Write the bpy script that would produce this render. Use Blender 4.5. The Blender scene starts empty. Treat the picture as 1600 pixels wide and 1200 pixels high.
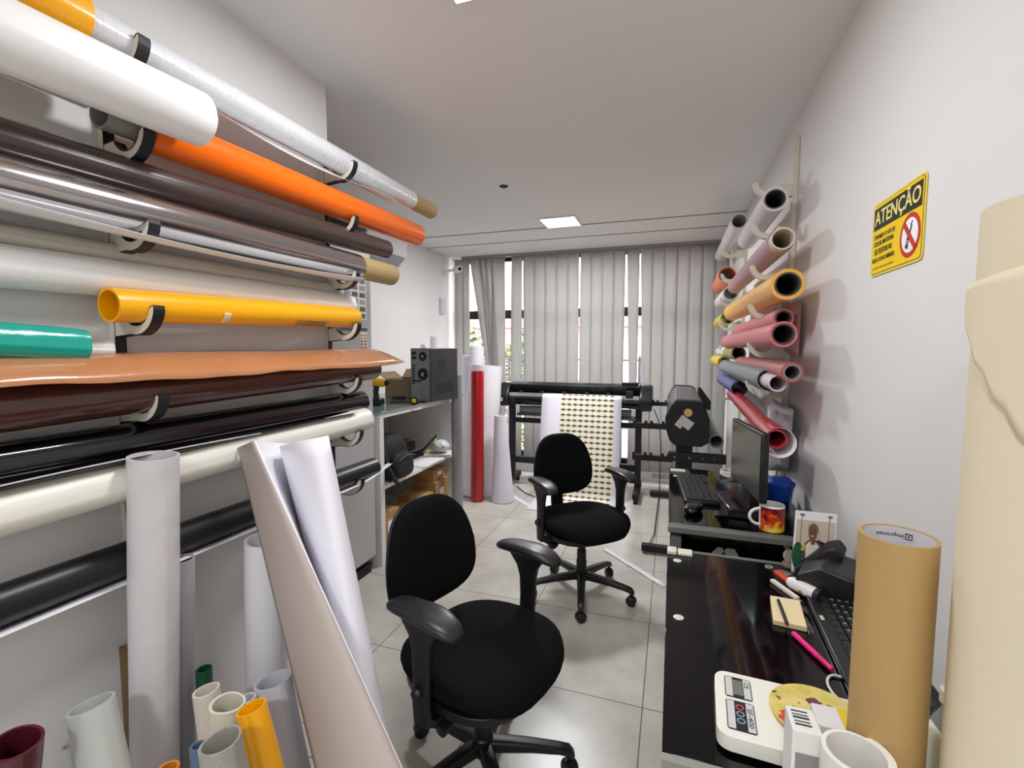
import bpy, bmesh, math, random
from mathutils import Vector as V, Matrix
random.seed(7)
SC = bpy.context.scene
COL = SC.collection

# ------------------------------------------------------------------ camera
CAMZ = 1.40
FPX = 737.56                       # focal length in pixels of a 1600 px wide frame
RX = V((0.94695347, -0.02519417, 0.32038163))    # world X in camera axes
RY = V((0.32136835, 0.07041936, -0.9443323))
RZ = V((0.0012306, 0.99719926, 0.07478047))
EYE = V((0, 0, CAMZ))
cam = bpy.data.cameras.new('camera'); co = bpy.data.objects.new('camera', cam); COL.objects.link(co)
cam.sensor_fit = 'HORIZONTAL'; cam.sensor_width = 36; cam.lens = FPX / 1600 * 36
cam.clip_start = 0.05; cam.clip_end = 200
m = Matrix((RX, RY, RZ)).to_4x4(); m.translation = EYE
co.matrix_world = m
SC.camera = co
def ray(px, py):
    c = V((px - 800, 600 - py, -FPX)); return V((RX.dot(c), RY.dot(c), RZ.dot(c)))
def on_x(px, py, x): d = ray(px, py); return EYE + d * ((x) / d.x)
def on_y(px, py, y): d = ray(px, py); return EYE + d * ((y) / d.y)
def on_z(px, py, z): d = ray(px, py); return EYE + d * ((z - CAMZ) / d.z)

# ------------------------------------------------------------------ colour management, world
SC.view_settings.view_transform = 'Standard'; SC.view_settings.look = 'None'
SC.view_settings.gamma = 1; SC.view_settings.use_curve_mapping = False
SC.view_settings.exposure = 0.1
wd = bpy.data.worlds.new('world'); SC.world = wd; wd.use_nodes = True
bgn = wd.node_tree.nodes['Background']; bgn.inputs[0].default_value = (0.95, 0.95, 1.0, 1); bgn.inputs[1].default_value = 7.0

def area(name, loc, size, power, col=(.955, .98, 1), rot=(0, 0, 0)):
    l = bpy.data.lights.new(name, 'AREA'); l.energy = power; l.shape = 'RECTANGLE'; l.size = size[0]; l.size_y = size[1]; l.color = col
    o = bpy.data.objects.new(name, l); COL.objects.link(o); o.location = loc; o.rotation_euler = rot; return o
CEIL = 2.44
PANELS = [(-0.895, 3.87), (-0.50, 1.222), (-0.25, -1.25)]
for i, (x, y) in enumerate(PANELS):
    area('ceiling_panel_lamp', (x, y, CEIL - .022), (.28, .28), (38, 13, 31)[i])

# ------------------------------------------------------------------ materials
def lin(c):
    r = []
    for v in c[:3]:
        v = v / 255; r.append(v / 12.92 if v <= .04045 else ((v + .055) / 1.055) ** 2.4)
    return (r[0], r[1], r[2], 1)
MATS = {}
def M(name, col=(200, 200, 200), rough=.5, metal=0, bump=0, bs=40, var=0, vs=6, coat=0, trans=0, emit=0, alpha=1, transl=0, sheen=0, stretch=None, spec=None):
    if name in MATS: return MATS[name]
    mt = bpy.data.materials.new(name); mt.use_nodes = True; nt = mt.node_tree; b = nt.nodes['Principled BSDF']
    c = lin(col)
    b.inputs['Base Color'].default_value = c; b.inputs['Roughness'].default_value = rough; b.inputs['Metallic'].default_value = metal
    if coat: b.inputs['Coat Weight'].default_value = coat; b.inputs['Coat Roughness'].default_value = .06
    if trans: b.inputs['Transmission Weight'].default_value = trans
    if alpha < 1: b.inputs['Alpha'].default_value = alpha
    if sheen: b.inputs['Sheen Weight'].default_value = sheen
    if spec is not None: b.inputs['Specular IOR Level'].default_value = spec
    if emit: b.inputs['Emission Color'].default_value = c; b.inputs['Emission Strength'].default_value = emit
    tc = nt.nodes.new('ShaderNodeTexCoord'); src = tc.outputs['Object']
    if stretch:
        mp = nt.nodes.new('ShaderNodeMapping'); mp.inputs['Scale'].default_value = stretch; nt.links.new(src, mp.inputs[0]); src = mp.outputs[0]
    if var:
        n = nt.nodes.new('ShaderNodeTexNoise'); n.inputs['Scale'].default_value = vs; n.inputs['Detail'].default_value = 4
        r = nt.nodes.new('ShaderNodeMixRGB'); r.inputs[1].default_value = tuple(x * (1 - var) for x in c[:3]) + (1,)
        r.inputs[2].default_value = tuple(min(1, x * (1 + var)) for x in c[:3]) + (1,)
        nt.links.new(src, n.inputs['Vector']); nt.links.new(n.outputs['Fac'], r.inputs[0]); nt.links.new(r.outputs[0], b.inputs['Base Color'])
    if bump:
        n2 = nt.nodes.new('ShaderNodeTexNoise'); n2.inputs['Scale'].default_value = bs; n2.inputs['Detail'].default_value = 3
        bp = nt.nodes.new('ShaderNodeBump'); bp.inputs['Strength'].default_value = bump; bp.inputs['Distance'].default_value = .01
        nt.links.new(src, n2.inputs['Vector']); nt.links.new(n2.outputs['Fac'], bp.inputs['Height']); nt.links.new(bp.outputs[0], b.inputs['Normal'])
    if transl:
        t = nt.nodes.new('ShaderNodeBsdfTranslucent'); t.inputs[0].default_value = c
        mx = nt.nodes.new('ShaderNodeMixShader'); mx.inputs[0].default_value = transl
        nt.links.new(b.outputs[0], mx.inputs[1]); nt.links.new(t.outputs[0], mx.inputs[2]); nt.links.new(mx.outputs[0], nt.nodes['Material Output'].inputs[0])
    MATS[name] = mt
    return mt
wall_m = M('wall_paint', (230, 228, 226), .75, bump=.05, bs=120, var=.02, vs=3)
ceil_m = M('ceiling_paint', (238, 237, 236), .8, bump=.04, bs=90)
black_plastic = M('black_plastic', (20, 20, 22), .42, bump=.05, bs=300)
matte_black = M('black_matte', (12, 12, 13), .6)
gloss_black = M('black_gloss', (10, 10, 11), .12)
black_glass = M('black_glass', (6, 6, 8), .07, spec=.35)
black_fabric = M('black_fabric', (13, 13, 14), .95, bump=.35, bs=500, spec=.15)
white_paper = M('white_paper', (238, 236, 240), .6)
white_plastic = M('white_plastic', (232, 232, 230), .35)
kraft = M('kraft_cardboard', (188, 160, 110), .75, var=.06, vs=30, bump=.08, bs=150)
brown_card = M('brown_cardboard', (168, 128, 80), .85, var=.08, vs=12)
cream = M('cream_vinyl', (236, 233, 222), .4)
edge_black = M('black_edge_band', (16, 14, 20), .5)
mdf_white = M('cream_laminate', (226, 222, 206), .4)
melamine = M('white_melamine', (228, 226, 222), .4)
grey_metal = M('grey_metal', (120, 122, 122), .4, metal=.6)
chrome = M('chrome', (210, 210, 212), .15, metal=1)

# floor tiles: pale grey polished porcelain 60 x 60 with dark grout
def tile_mat():
    mt = bpy.data.materials.new('floor_tile'); mt.use_nodes = True; nt = mt.node_tree; N = nt.nodes; L = nt.links; b = N['Principled BSDF']
    tc = N.new('ShaderNodeTexCoord'); mp = N.new('ShaderNodeMapping'); mp.inputs['Location'].default_value = (.077 + 6, -1.818 + 6.0 + .602 * 0, 0)
    L.new(tc.outputs['Object'], mp.inputs[0])
    br = N.new('ShaderNodeTexBrick'); br.offset = 0; br.squash = 1
    br.inputs['Scale'].default_value = 1; br.inputs['Brick Width'].default_value = .6; br.inputs['Row Height'].default_value = .6
    br.inputs['Mortar Size'].default_value = .0022; br.inputs['Mortar Smooth'].default_value = .1; br.inputs['Bias'].default_value = 0
    br.inputs['Color1'].default_value = lin((205, 201, 192)); br.inputs['Color2'].default_value = lin((199, 195, 187)); br.inputs['Mortar'].default_value = lin((95, 92, 88))
    L.new(mp.outputs[0], br.inputs[0])
    n = N.new('ShaderNodeTexNoise'); n.inputs['Scale'].default_value = 3.5; n.inputs['Detail'].default_value = 8; n.inputs['Roughness'].default_value = .65
    L.new(tc.outputs['Object'], n.inputs[0])
    cr = N.new('ShaderNodeValToRGB'); cr.color_ramp.elements[0].position = .3; cr.color_ramp.elements[0].color = (.72, .71, .69, 1); cr.color_ramp.elements[1].position = .7; cr.color_ramp.elements[1].color = (1.06, 1.05, 1.03, 1)
    L.new(n.outputs['Fac'], cr.inputs[0])
    mx = N.new('ShaderNodeMixRGB'); mx.blend_type = 'MULTIPLY'; mx.inputs[0].default_value = 1
    L.new(br.outputs['Color'], mx.inputs[1]); L.new(cr.outputs[0], mx.inputs[2]); L.new(mx.outputs[0], b.inputs['Base Color'])
    b.inputs['Roughness'].default_value = .28
    bp = N.new('ShaderNodeBump'); bp.inputs['Strength'].default_value = .3; bp.inputs['Distance'].default_value = .002; bp.invert = True
    L.new(br.outputs['Fac'], bp.inputs['Height']); L.new(bp.outputs[0], b.inputs['Normal'])
    return mt

# ------------------------------------------------------------------ mesh helpers
OFF = {}
def tag(o, label=None, cat=None, group=None, kind=None):
    if label: o['label'] = label
    if cat: o['category'] = cat
    if group: o['group'] = group
    if kind: o['kind'] = kind
    return o
def thing(name, label, cat, loc=(0, 0, 0), rz=0, group=None):
    o = bpy.data.objects.new(name, None); o.empty_display_size = .05; COL.objects.link(o)
    o.location = loc; o.rotation_euler = (0, 0, rz); OFF[o.name] = V(loc)
    return tag(o, label, cat, group)
def obj(name, bm, mats, parent=None, origin=None, local=False, bevel=0, sub=0, ang=35, label=None, recalc=True, seg=2):
    if recalc: bmesh.ops.recalc_face_normals(bm, faces=bm.faces)
    off = V((0, 0, 0))
    if not local:
        if parent is not None: off = OFF[parent.name]
        elif origin is not None: off = V(origin)
        else:
            xs = [v.co for v in bm.verts]
            off = V(((min(v.x for v in xs) + max(v.x for v in xs)) / 2, (min(v.y for v in xs) + max(v.y for v in xs)) / 2, min(v.z for v in xs)))
        bmesh.ops.translate(bm, verts=bm.verts, vec=-off)
    me = bpy.data.meshes.new(name); bm.to_mesh(me); bm.free()
    for mt in (mats if isinstance(mats, (list, tuple)) else [mats]): me.materials.append(mt)
    for p in me.polygons: p.use_smooth = True
    me.set_sharp_from_angle(angle=math.radians(ang))
    o = bpy.data.objects.new(name, me); COL.objects.link(o)
    if parent is not None: o.parent = parent; OFF[o.name] = OFF.get(parent.name, V((0, 0, 0)))
    elif not local: o.location = off; OFF[o.name] = off
    if bevel:
        md = o.modifiers.new('bevel', 'BEVEL'); md.width = bevel; md.segments = seg; md.limit_method = 'ANGLE'; md.angle_limit = math.radians(40)
    if sub:
        md = o.modifiers.new('sub', 'SUBSURF'); md.levels = sub; md.render_levels = sub
    if label: o['label'] = label
    return o
def B(): return bmesh.new()
def face(bm, vs, mi=0):
    try: f = bm.faces.new(vs); f.material_index = mi; return f
    except ValueError: return None
def box(bm, lo, hi, mi=0, mat=None):
    x0, y0, z0 = lo; x1, y1, z1 = hi
    v = [bm.verts.new(p) for p in ((x0, y0, z0), (x1, y0, z0), (x1, y1, z0), (x0, y1, z0), (x0, y0, z1), (x1, y0, z1), (x1, y1, z1), (x0, y1, z1))]
    if mat is not None:
        for q in v: q.co = mat @ q.co
    for f in ((0, 3, 2, 1), (4, 5, 6, 7), (0, 1, 5, 4), (1, 2, 6, 5), (2, 3, 7, 6), (3, 0, 4, 7)): face(bm, [v[i] for i in f], mi)
    return v
def bxo(lo, hi): b = B(); box(b, lo, hi); return b
def basis(d, up=V((0, 0, 1))):
    d = V(d).normalized()
    if abs(d.dot(up)) > .9: up = V((0, 1, 0))
    u = d.cross(up).normalized(); v = u.cross(d).normalized()
    return d, u, v
def tube(bm, pts, r, n=12, mi=0, cap=True):
    pts = [V(p) for p in pts]; rs = r if isinstance(r, (list, tuple)) else [r] * len(pts)
    rings = []; pu = None
    for i, p in enumerate(pts):
        d = (pts[min(i + 1, len(pts) - 1)] - pts[max(i - 1, 0)])
        d, u, v = basis(d)
        if pu is not None:
            u = (pu - d * pu.dot(d)).normalized(); v = u.cross(d).normalized()
        pu = u
        rings.append([bm.verts.new(p + (u * math.cos(a) + v * math.sin(a)) * rs[i]) for a in [2 * math.pi * k / n for k in range(n)]])
    for a, b in zip(rings, rings[1:]):
        for k in range(n): face(bm, (a[k], a[(k + 1) % n], b[(k + 1) % n], b[k]), mi)
    if cap: face(bm, rings[0][::-1], mi); face(bm, rings[-1], mi)
def lathe(bm, prof, c=(0, 0, 0), n=32, mi=0, axis=None):
    # prof: list of (r, z); around the z axis through c (or around axis direction)
    c = V(c)
    if axis is None: d, u, v = V((0, 0, 1)), V((1, 0, 0)), V((0, 1, 0))
    else: d, u, v = basis(axis)
    rings = []
    for r, z in prof:
        if r <= 1e-6: rings.append([bm.verts.new(c + d * z)])
        else: rings.append([bm.verts.new(c + d * z + (u * math.cos(2 * math.pi * k / n) + v * math.sin(2 * math.pi * k / n)) * r) for k in range(n)])
    for a, b in zip(rings, rings[1:]):
        for k in range(n):
            k2 = (k + 1) % n
            if len(a) == 1 and len(b) == 1: continue
            if len(a) == 1: face(bm, (a[0], b[k2], b[k]), mi)
            elif len(b) == 1: face(bm, (a[k], a[k2], b[0]), mi)
            else: face(bm, (a[k], a[k2], b[k2], b[k]), mi)
def prism(bm, poly, d0, d1, axes='xz', mi=0, side_mi=None):
    # polygon in two axes, extruded along the third; concave allowed
    def P(a, b, t): return {'xz': (a, t, b), 'xy': (a, b, t), 'yz': (t, a, b)}[axes]
    lo = [bm.verts.new(P(a, b, d0)) for a, b in poly]; hi = [bm.verts.new(P(a, b, d1)) for a, b in poly]
    f1 = face(bm, lo[::-1], mi); f2 = face(bm, hi, mi)
    n = len(poly)
    for i in range(n): face(bm, (lo[i], lo[(i + 1) % n], hi[(i + 1) % n], hi[i]), mi if side_mi is None else side_mi)
    bmesh.ops.triangulate(bm, faces=[f for f in (f1, f2) if f])
def rrect(w, h, r, n=5, cx=0, cy=0):
    pts = []
    for sx, sy, a0 in ((1, 1, 0), (-1, 1, 90), (-1, -1, 180), (1, -1, 270)):
        for k in range(n + 1):
            a = math.radians(a0 + 90 * k / n); pts.append((cx + sx * (w / 2 - r) + r * math.cos(a), cy + sy * (h / 2 - r) + r * math.sin(a)))
    return pts
def sheet(bm, rows, mi=0, thick=0, uv=None):
    # rows: list of lists of points -> grid surface, thickened along normals when thick > 0
    g = [[bm.verts.new(V(p)) for p in r] for r in rows]
    fs = []
    for i in range(len(g) - 1):
        for j in range(len(g[0]) - 1):
            f = face(bm, (g[i][j], g[i][j + 1], g[i + 1][j + 1], g[i + 1][j]), mi)
            if f: fs.append(f)
    return g
def solid(o, t, off=0):
    md = o.modifiers.new('thick', 'SOLIDIFY'); md.thickness = t; md.offset = off; return o
def roll_bm(p0, p1, ro, ri, seam=0.0, step=.0018, wob=0.0, n=48, segs=18, turns=True, seed=0, r1=None, mi=0):
    """rolled sheet: outer spiral skin with a visible seam step, hollow, both ends closed by an annulus"""
    rnd = random.Random(seed); bm = B(); p0 = V(p0); p1 = V(p1); d, u, v = basis(p1 - p0)
    ph = [rnd.uniform(0, 6.28) for _ in range(4)]
    out = []; inn = []
    for s in range(segs + 1):
        t = s / segs; c = p0.lerp(p1, t); R = ro + ((r1 - ro) * t if r1 is not None else 0)
        ro_, ri_ = [], []
        for k in range(n):
            a = 2 * math.pi * k / n; w = 1 + wob * (math.sin(2 * a + ph[0] + 3 * t) * .5 + math.sin(3 * a + ph[1] + 9 * t) * .3 + math.sin(ph[2] + 14 * t) * .3)
            rr = R * w + step * (k / n)
            dirv = u * math.cos(a + seam) + v * math.sin(a + seam)
            ro_.append(bm.verts.new(c + dirv * rr)); ri_.append(bm.verts.new(c + dirv * (ri * w)))
        out.append(ro_); inn.append(ri_)
    for s in range(segs):
        for k in range(n):
            k2 = (k + 1) % n
            face(bm, (out[s][k], out[s][k2], out[s + 1][k2], out[s + 1][k]), mi)
            face(bm, (inn[s][k], inn[s + 1][k], inn[s + 1][k2], inn[s][k2]), mi)
    for k in range(n):
        k2 = (k + 1) % n
        face(bm, (out[0][k], inn[0][k], inn[0][k2], out[0][k2]), mi); face(bm, (out[-1][k], out[-1][k2], inn[-1][k2], inn[-1][k]), mi)
    return bm
def roll(name, label, p0, p1, r, mat, core=None, cr=.04, e0=.0, e1=.0, group=None, cat='roll', **kw):
    """a roll; with core the thing has two parts, film and cardboard core"""
    p0 = V(p0); p1 = V(p1); d = (p1 - p0).normalized()
    if core is None:
        o = obj(name, roll_bm(p0, p1, r, kw.pop('ri', r * .86), **kw), mat, origin=p0.lerp(p1, .5)); return tag(o, label, cat, group)
    root = thing(name, label, cat, p0.lerp(p1, .5), group=group)
    obj('wound_sheet', roll_bm(p0, p1, r, cr + .0004, **kw), mat, root)
    obj('cardboard_core', roll_bm(p0 - d * e0, p1 + d * e1, cr, cr - .006, step=0), core, root)
    return root
def textmesh(body, mi=0):
    cu = bpy.data.curves.new('t', 'FONT'); cu.body = body; cu.resolution_u = 3; cu.offset = .012
    o = bpy.data.objects.new('t', cu); COL.objects.link(o); bpy.context.view_layer.update()
    dg = bpy.context.evaluated_depsgraph_get(); me = bpy.data.meshes.new_from_object(o.evaluated_get(dg))
    bm = B(); bm.from_mesh(me); bpy.data.objects.remove(o); bpy.data.curves.remove(cu); bpy.data.meshes.remove(me)
    for f in bm.faces: f.material_index = mi
    return bm
def text_fit(dst, body, o, ex, ey, w, h, mi=0, warp=None, bold=0):
    """write body into dst bmesh: lower left corner o, reading direction ex, up direction ey, fitted to w x h"""
    t = textmesh(body); xs = [v.co.x for v in t.verts]; ys = [v.co.y for v in t.verts]
    x0, x1, y0, y1 = min(xs), max(xs), min(ys), max(ys)
    mp = {}
    for dx in ((0,) if not bold else (-bold, bold)):
        mp = {}
        for v in t.verts:
            a = (v.co.x - x0) / (x1 - x0) * w + dx; b = (v.co.y - y0) / (y1 - y0) * h
            p = warp(a, b) if warp else V(o) + V(ex) * a + V(ey) * (b)
            if dx > 0: p = p + V(ex).cross(V(ey)) * .0001
            mp[v] = dst.verts.new(p)
        for f in t.faces: face(dst, [mp[v] for v in f.verts], mi)
    t.free()

# ------------------------------------------------------------------ room shell
XR, XL, XB = .51, -1.335, -2.45       # right wall, near left wall, recessed left wall
YW, YF, YB = 1.62, 5.12, -2.2
def struct(name, bm, mt, **k): o = obj(name, bm, mt, **k); o['kind'] = 'structure'; return o
struct('floor', bxo((XB - .1, YB - .1, -.1), (XR + .1, YF + .2, 0)), tile_mat(), origin=(0, 0, 0))
struct('ceiling', bxo((XB - .1, YB - .1, CEIL), (XR + .1, YF + .2, CEIL + .1)), ceil_m)
struct('wall_right', bxo((XR, YB - .1, 0), (XR + .12, YF + .2, CEIL)), wall_m)
struct('wall_left', bxo((XL - 1.2, YB - .1, 0), (XL, YW, CEIL)), wall_m)
struct('wall_recess', bxo((XB - .12, YW, 0), (XB, YF + .2, CEIL)), wall_m)
struct('wall_back', bxo((XB - .1, YB - .12, 0), (XR + .1, YB, CEIL)), wall_m)
b = bxo((XB - .1, YF, 0), (XR + .1, YF + .14, .16)); box(b, (XB - .1, YF, .16), (-2.40, YF + .14, CEIL)); box(b, (.40, YF, .16), (XR + .1, YF + .14, CEIL)); struct('wall_front', b, wall_m)
struct('groove_shade_1', bxo((XB, 4.022, CEIL - .0035), (XR, 4.034, CEIL + .001)), M('groove_shadow_gap', (120, 116, 112), .9))  # dark strip under the ceiling, coloured as the shade in a groove
struct('groove_shade_2', bxo((XB, 4.446, CEIL - .0035), (XR, 4.456, CEIL + .001)), MATS['groove_shadow_gap'])  # second groove, its shade likewise painted as a dark strip
# window: black aluminium frame across the whole far wall
w = thing('window_1', None, None, (-1, YF, .16)); del_keys = [w.pop(k) for k in ('label', 'category') if k in w]; w['kind'] = 'structure'
fr = B()
for x in (-2.40, -1.5, -.55, .35): box(fr, (x, YF + .03, .16), (x + .05, YF + .08, CEIL))
box(fr, (-2.40, YF + .03, .16), (.4, YF + .08, .22)); box(fr, (-2.40, YF + .03, 1.745), (.4, YF + .08, 1.84)); box(fr, (-2.40, YF + .03, CEIL - .05), (.4, YF + .08, CEIL))
obj('window_frame', fr, M('black_aluminium', (14, 14, 15), .4), w)
def glass_mat():
    mt = bpy.data.materials.new('window_glass'); mt.use_nodes = True; nt = mt.node_tree; nt.nodes.clear()
    o = nt.nodes.new('ShaderNodeOutputMaterial'); mx = nt.nodes.new('ShaderNodeMixShader'); t = nt.nodes.new('ShaderNodeBsdfTransparent'); g = nt.nodes.new('ShaderNodeBsdfGlossy')
    g.inputs['Roughness'].default_value = .02; mx.inputs[0].default_value = .06
    nt.links.new(t.outputs[0], mx.inputs[1]); nt.links.new(g.outputs[0], mx.inputs[2]); nt.links.new(mx.outputs[0], o.inputs[0]); return mt
clear = glass_mat()
obj('pane', bxo((-2.40, YF + .05, .2), (.4, YF + .056, CEIL - .03)), clear, w)
# ceiling panels
for i, (x, y) in enumerate(PANELS[:2]):
    root = thing('ceiling_light', ['square white LED panel glowing on the ceiling near the window', 'square LED ceiling panel cut by the top edge of the photo'][i], 'ceiling light', (x, y, CEIL))
    b = B(); s = .15
    box(b, (x - s, y - s, CEIL - .012), (x + s, y - s + .012, CEIL)); box(b, (x - s, y + s - .012, CEIL - .012), (x + s, y + s, CEIL))
    box(b, (x - s, y - s + .012, CEIL - .012), (x - s + .012, y + s - .012, CEIL)); box(b, (x + s - .012, y - s + .012, CEIL - .012), (x + s, y + s - .012, CEIL))
    obj('frame', b, white_plastic, root)
    obj('diffuser', bxo((x - s + .012, y - s + .012, CEIL - .009), (x + s - .012, y + s - .012, CEIL - .001)), M('led_diffuser', (255, 252, 255), .5, emit=6), root)
hole = B(); lathe(hole, [(0, 0), (.022, 0), (.03, .006)], (-1.054, 2.936, CEIL - .006)); tag(obj('ceiling_hole_disc', hole, matte_black), 'small black disc for the dark of a ceiling hole above the chairs', 'hole')  # black disc stands in for the dark inside of a ceiling hole

# ------------------------------------------------------------------ outside the window
stucco = M('pink_plaster', (222, 186, 198), .9, var=.06)
ho = thing('neighbouring_house', 'pink plastered house with red tiled roof seen through the blind gaps', 'building', (-2.5, 11, -1))
b = B(); box(b, (-9, 10, -2), (4, 14, 1.86)); obj('wall', b, stucco, ho)
b = B(); prism(b, [(9.6, 1.84), (14.4, 1.84), (12, 2.35)], -9.3, 4.3, 'yz'); obj('roof', b, M('red_roof_tile', (196, 96, 84), .9, bump=.6, bs=8), ho)
b = B()
for x in (-6.5, -3.4, -.6): box(b, (x, 9.96, .6), (x + .9, 10.0, 1.6))
obj('window', b, M('house_window', (90, 110, 120), .2), ho)
tag(obj('street_ground', bxo((-14, YF + .3, -2.2), (8, 30, -2)), M('asphalt', (110, 108, 106), .95)), None, None, kind='structure')
def foliage(name, lo, hi, n, label, rn):
    r = random.Random(rn); b = B()
    for _ in range(n):
        p = V([r.uniform(lo[i], hi[i]) for i in range(3)])
        top = hi[2] - .18 * (1 + math.sin(p.x * 5 + rn)) - .1 * math.sin(p.x * 13)
        if p.z > top: p.z = r.uniform(lo[2], top)
        s = r.uniform(.03, .06); a = V((r.gauss(0, 1), r.gauss(0, 1), r.gauss(0, 1))).normalized(); _, u, v = basis(a)
        face(b, [b.verts.new(p + u * s), b.verts.new(p + v * s * .5), b.verts.new(p - u * s), b.verts.new(p - v * s * .5)], r.choice((0, 0, 1, 2)))
    o = obj(name, b, [M('leaf_green', (92, 120, 58), .6), M('leaf_light', (170, 178, 96), .6), M('leaf_dark', (38, 52, 30), .7)], recalc=False); return tag(o, label, 'hedge')
foliage('hedge', (-3.6, 6.6, -1.9), (-1.55, 7.3, 1.75), 9000, 'leafy green hedge outside the window behind the leaning blind slats', 2)
b = B()
for z in (.35, .65, .95, 1.25): tube(b, [(-4, 6.35, z), (1.5, 6.35, z)], .012, 6)
for k in range(10): tube(b, [(-4 + k * .6, 6.35, -2), (-4 + k * .6, 6.35, 1.3)], .02, 6)
tag(obj('wire_fence', b, M('fence_metal', (70, 70, 70), .6)), 'thin dark rail fence outside in front of the hedge', 'fence')

# ------------------------------------------------------------------ vertical blinds
bl = thing('vertical_blind', 'pale grey fabric vertical blinds covering the whole window wall', 'blind', (-1, 5.0, CEIL))
def blind_mat():
    mt = M('blind_fabric', (194, 193, 189), .9, transl=.45)
    nt = mt.node_tree; N = nt.nodes; L = nt.links; b = N['Principled BSDF']
    tc = N.new('ShaderNodeTexCoord'); mp = N.new('ShaderNodeMapping'); mp.inputs['Scale'].default_value = (110, 1, .2); n = N.new('ShaderNodeTexNoise'); n.inputs['Scale'].default_value = 1; n.inputs['Detail'].default_value = 3
    L.new(tc.outputs['Object'], mp.inputs[0]); L.new(mp.outputs[0], n.inputs[0])
    r = N.new('ShaderNodeValToRGB'); r.color_ramp.elements[0].position = .3; r.color_ramp.elements[0].color = lin((184, 183, 180)); r.color_ramp.elements[1].position = .7; r.color_ramp.elements[1].color = lin((200, 199, 195))
    L.new(n.outputs[0], r.inputs[0]); L.new(r.outputs[0], b.inputs['Base Color']); return mt
bmat = blind_mat()
obj('headrail', bxo((-2.3, 4.985, CEIL - .03), (.49, 5.03, CEIL)), M('rail_grey', (150, 148, 147), .5), bl)
def slat(x0, x1, s0=0, s1=0, dy=0, tw=0):
    b = B(); rows = []
    for i in range(9):
        t = i / 8; z = CEIL - .03 - t * (CEIL - .16); k = min(1, t / .6)
        w0 = x0 + s0 * k; w1 = x1 + s1 * k; row = []
        for j in range(4):
            q = j / 3; row.append((w0 + (w1 - w0) * q, 5.0 + dy + .0012 * math.sin(math.pi * q) + tw * k * (q - .5) + .0012 * math.sin(5 * t + x0 * 9), z))
        rows.append(row)
    sheet(b, rows); o = obj('slat', b, bmat, bl, recalc=False); solid(o, .0012)
def X5(px): return on_y(px, 500, 5.0).x
runs = [((712, 0), (734, 0)), ((734, 30), (751, 33)), ((748, 19), (760, 19)), ((757, 12), (769, 12)), ((768, 0), (789, 1)),
        ((799, -1), (816, -1)), ((817, 2), (904, 0)), ((906, 0), (976, -1)), ((977.5, 6), (998, -1)), ((999, 5), (1137, 0))]
ppm = X5(801) - X5(800)
for (a, sa), (c, sc) in runs:
    xa, xc = X5(a), X5(c); n = max(1, round((xc - xa) / .118)); st = (xc - xa) / n
    for k in range(n):
        slat(xa + k * st - (.002 if k else 0), xa + (k + 1) * st + (.004 if k < n - 1 else 0), sa * ppm if k == 0 else 0, sc * ppm if k == n - 1 else 0, dy=.0025 * (k % 2), tw=.0)
# ------------------------------------------------------------------ left rack: two comb brackets with hooks
LEV = [2.09, 1.885, 1.675, 1.474, 1.26, 1.045, .845]
def bracket(name, label, xw, sgn, y0, y1, levels, face_m, edge_m, top, bottom, reach=.1, R=.045, lift=.024):
    root = thing(name, label, 'wall rack', (xw, (y0 + y1) / 2, bottom))
    b = B(); e = B()
    X = lambda a: xw + sgn * a
    box(b, (min(X(.001), X(.020)), y0, bottom), (max(X(.001), X(.020)), y1, top))
    box(e, (min(X(.0202), X(.022)), y0 - .0006, bottom), (max(X(.0202), X(.022)), y1, top)) 
    for z in levels:
        cz = z + lift
        inner = [(.0222, cz - .020)] + [(reach + R * math.cos(math.radians(a)), cz + R * math.sin(math.radians(a))) for a in range(200, 351, 15)]
        outer = [(.0222, cz - R - .024)] + [(reach - .004 + (R + .022) * math.cos(math.radians(a)), cz + .002 + (R + .022) * math.sin(math.radians(a))) for a in [256 + 98 * k / 10 for k in range(11)]]
        inner.append((inner[-1][0] + .009, inner[-1][1] + .009)); outer.append((outer[-1][0] - .001, outer[-1][1] + .008))
        fr_ = [[b.verts.new((X(p[0]), y, p[1])) for p in ln] for ln in (inner, outer) for y in (y0, y1)]
        n = len(inner)
        for k in range(n - 1):
            face(b, (fr_[0][k], fr_[0][k + 1], fr_[2][k + 1], fr_[2][k])); face(b, (fr_[1][k], fr_[3][k], fr_[3][k + 1], fr_[1][k + 1]))
            face(b, (fr_[0][k], fr_[1][k], fr_[1][k + 1], fr_[0][k + 1])); face(b, (fr_[2][k], fr_[2][k + 1], fr_[3][k + 1], fr_[3][k]))
        face(b, (fr_[0][-1], fr_[1][-1], fr_[3][-1], fr_[2][-1])); face(b, (fr_[0][0], fr_[2][0], fr_[3][0], fr_[1][0]))
        # edge band around the hook outline
        line = inner + outer[::-1]; c2 = [V(p) for p in line]; off = []
        for k, p in enumerate(c2):
            t = (c2[min(k + 1, len(c2) - 1)] - c2[max(k - 1, 0)]).normalized(); off.append(p + V((-t.y, t.x)) * .0018)
        for k in range(len(c2) - 1):
            q = [e.verts.new((X(p.x), y, p.y)) for y in (y0 - .0012, y1 + .0006) for p in (c2[k], c2[k + 1], off[k + 1], off[k])]
            for f in ((0, 1, 2, 3), (4, 7, 6, 5), (2, 6, 7, 3), (0, 4, 5, 1)): face(e, [q[m_] for m_ in f])
    obj('comb_board', b, face_m, root, ang=30); obj('edge_band', e, edge_m, root, ang=50)
    return root
bracket('roll_bracket', 'cream comb shaped roll bracket with black edges on the left wall, nearer the camera', XL, 1, .80, .825, LEV, mdf_white, edge_black, 2.2, .60)
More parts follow.
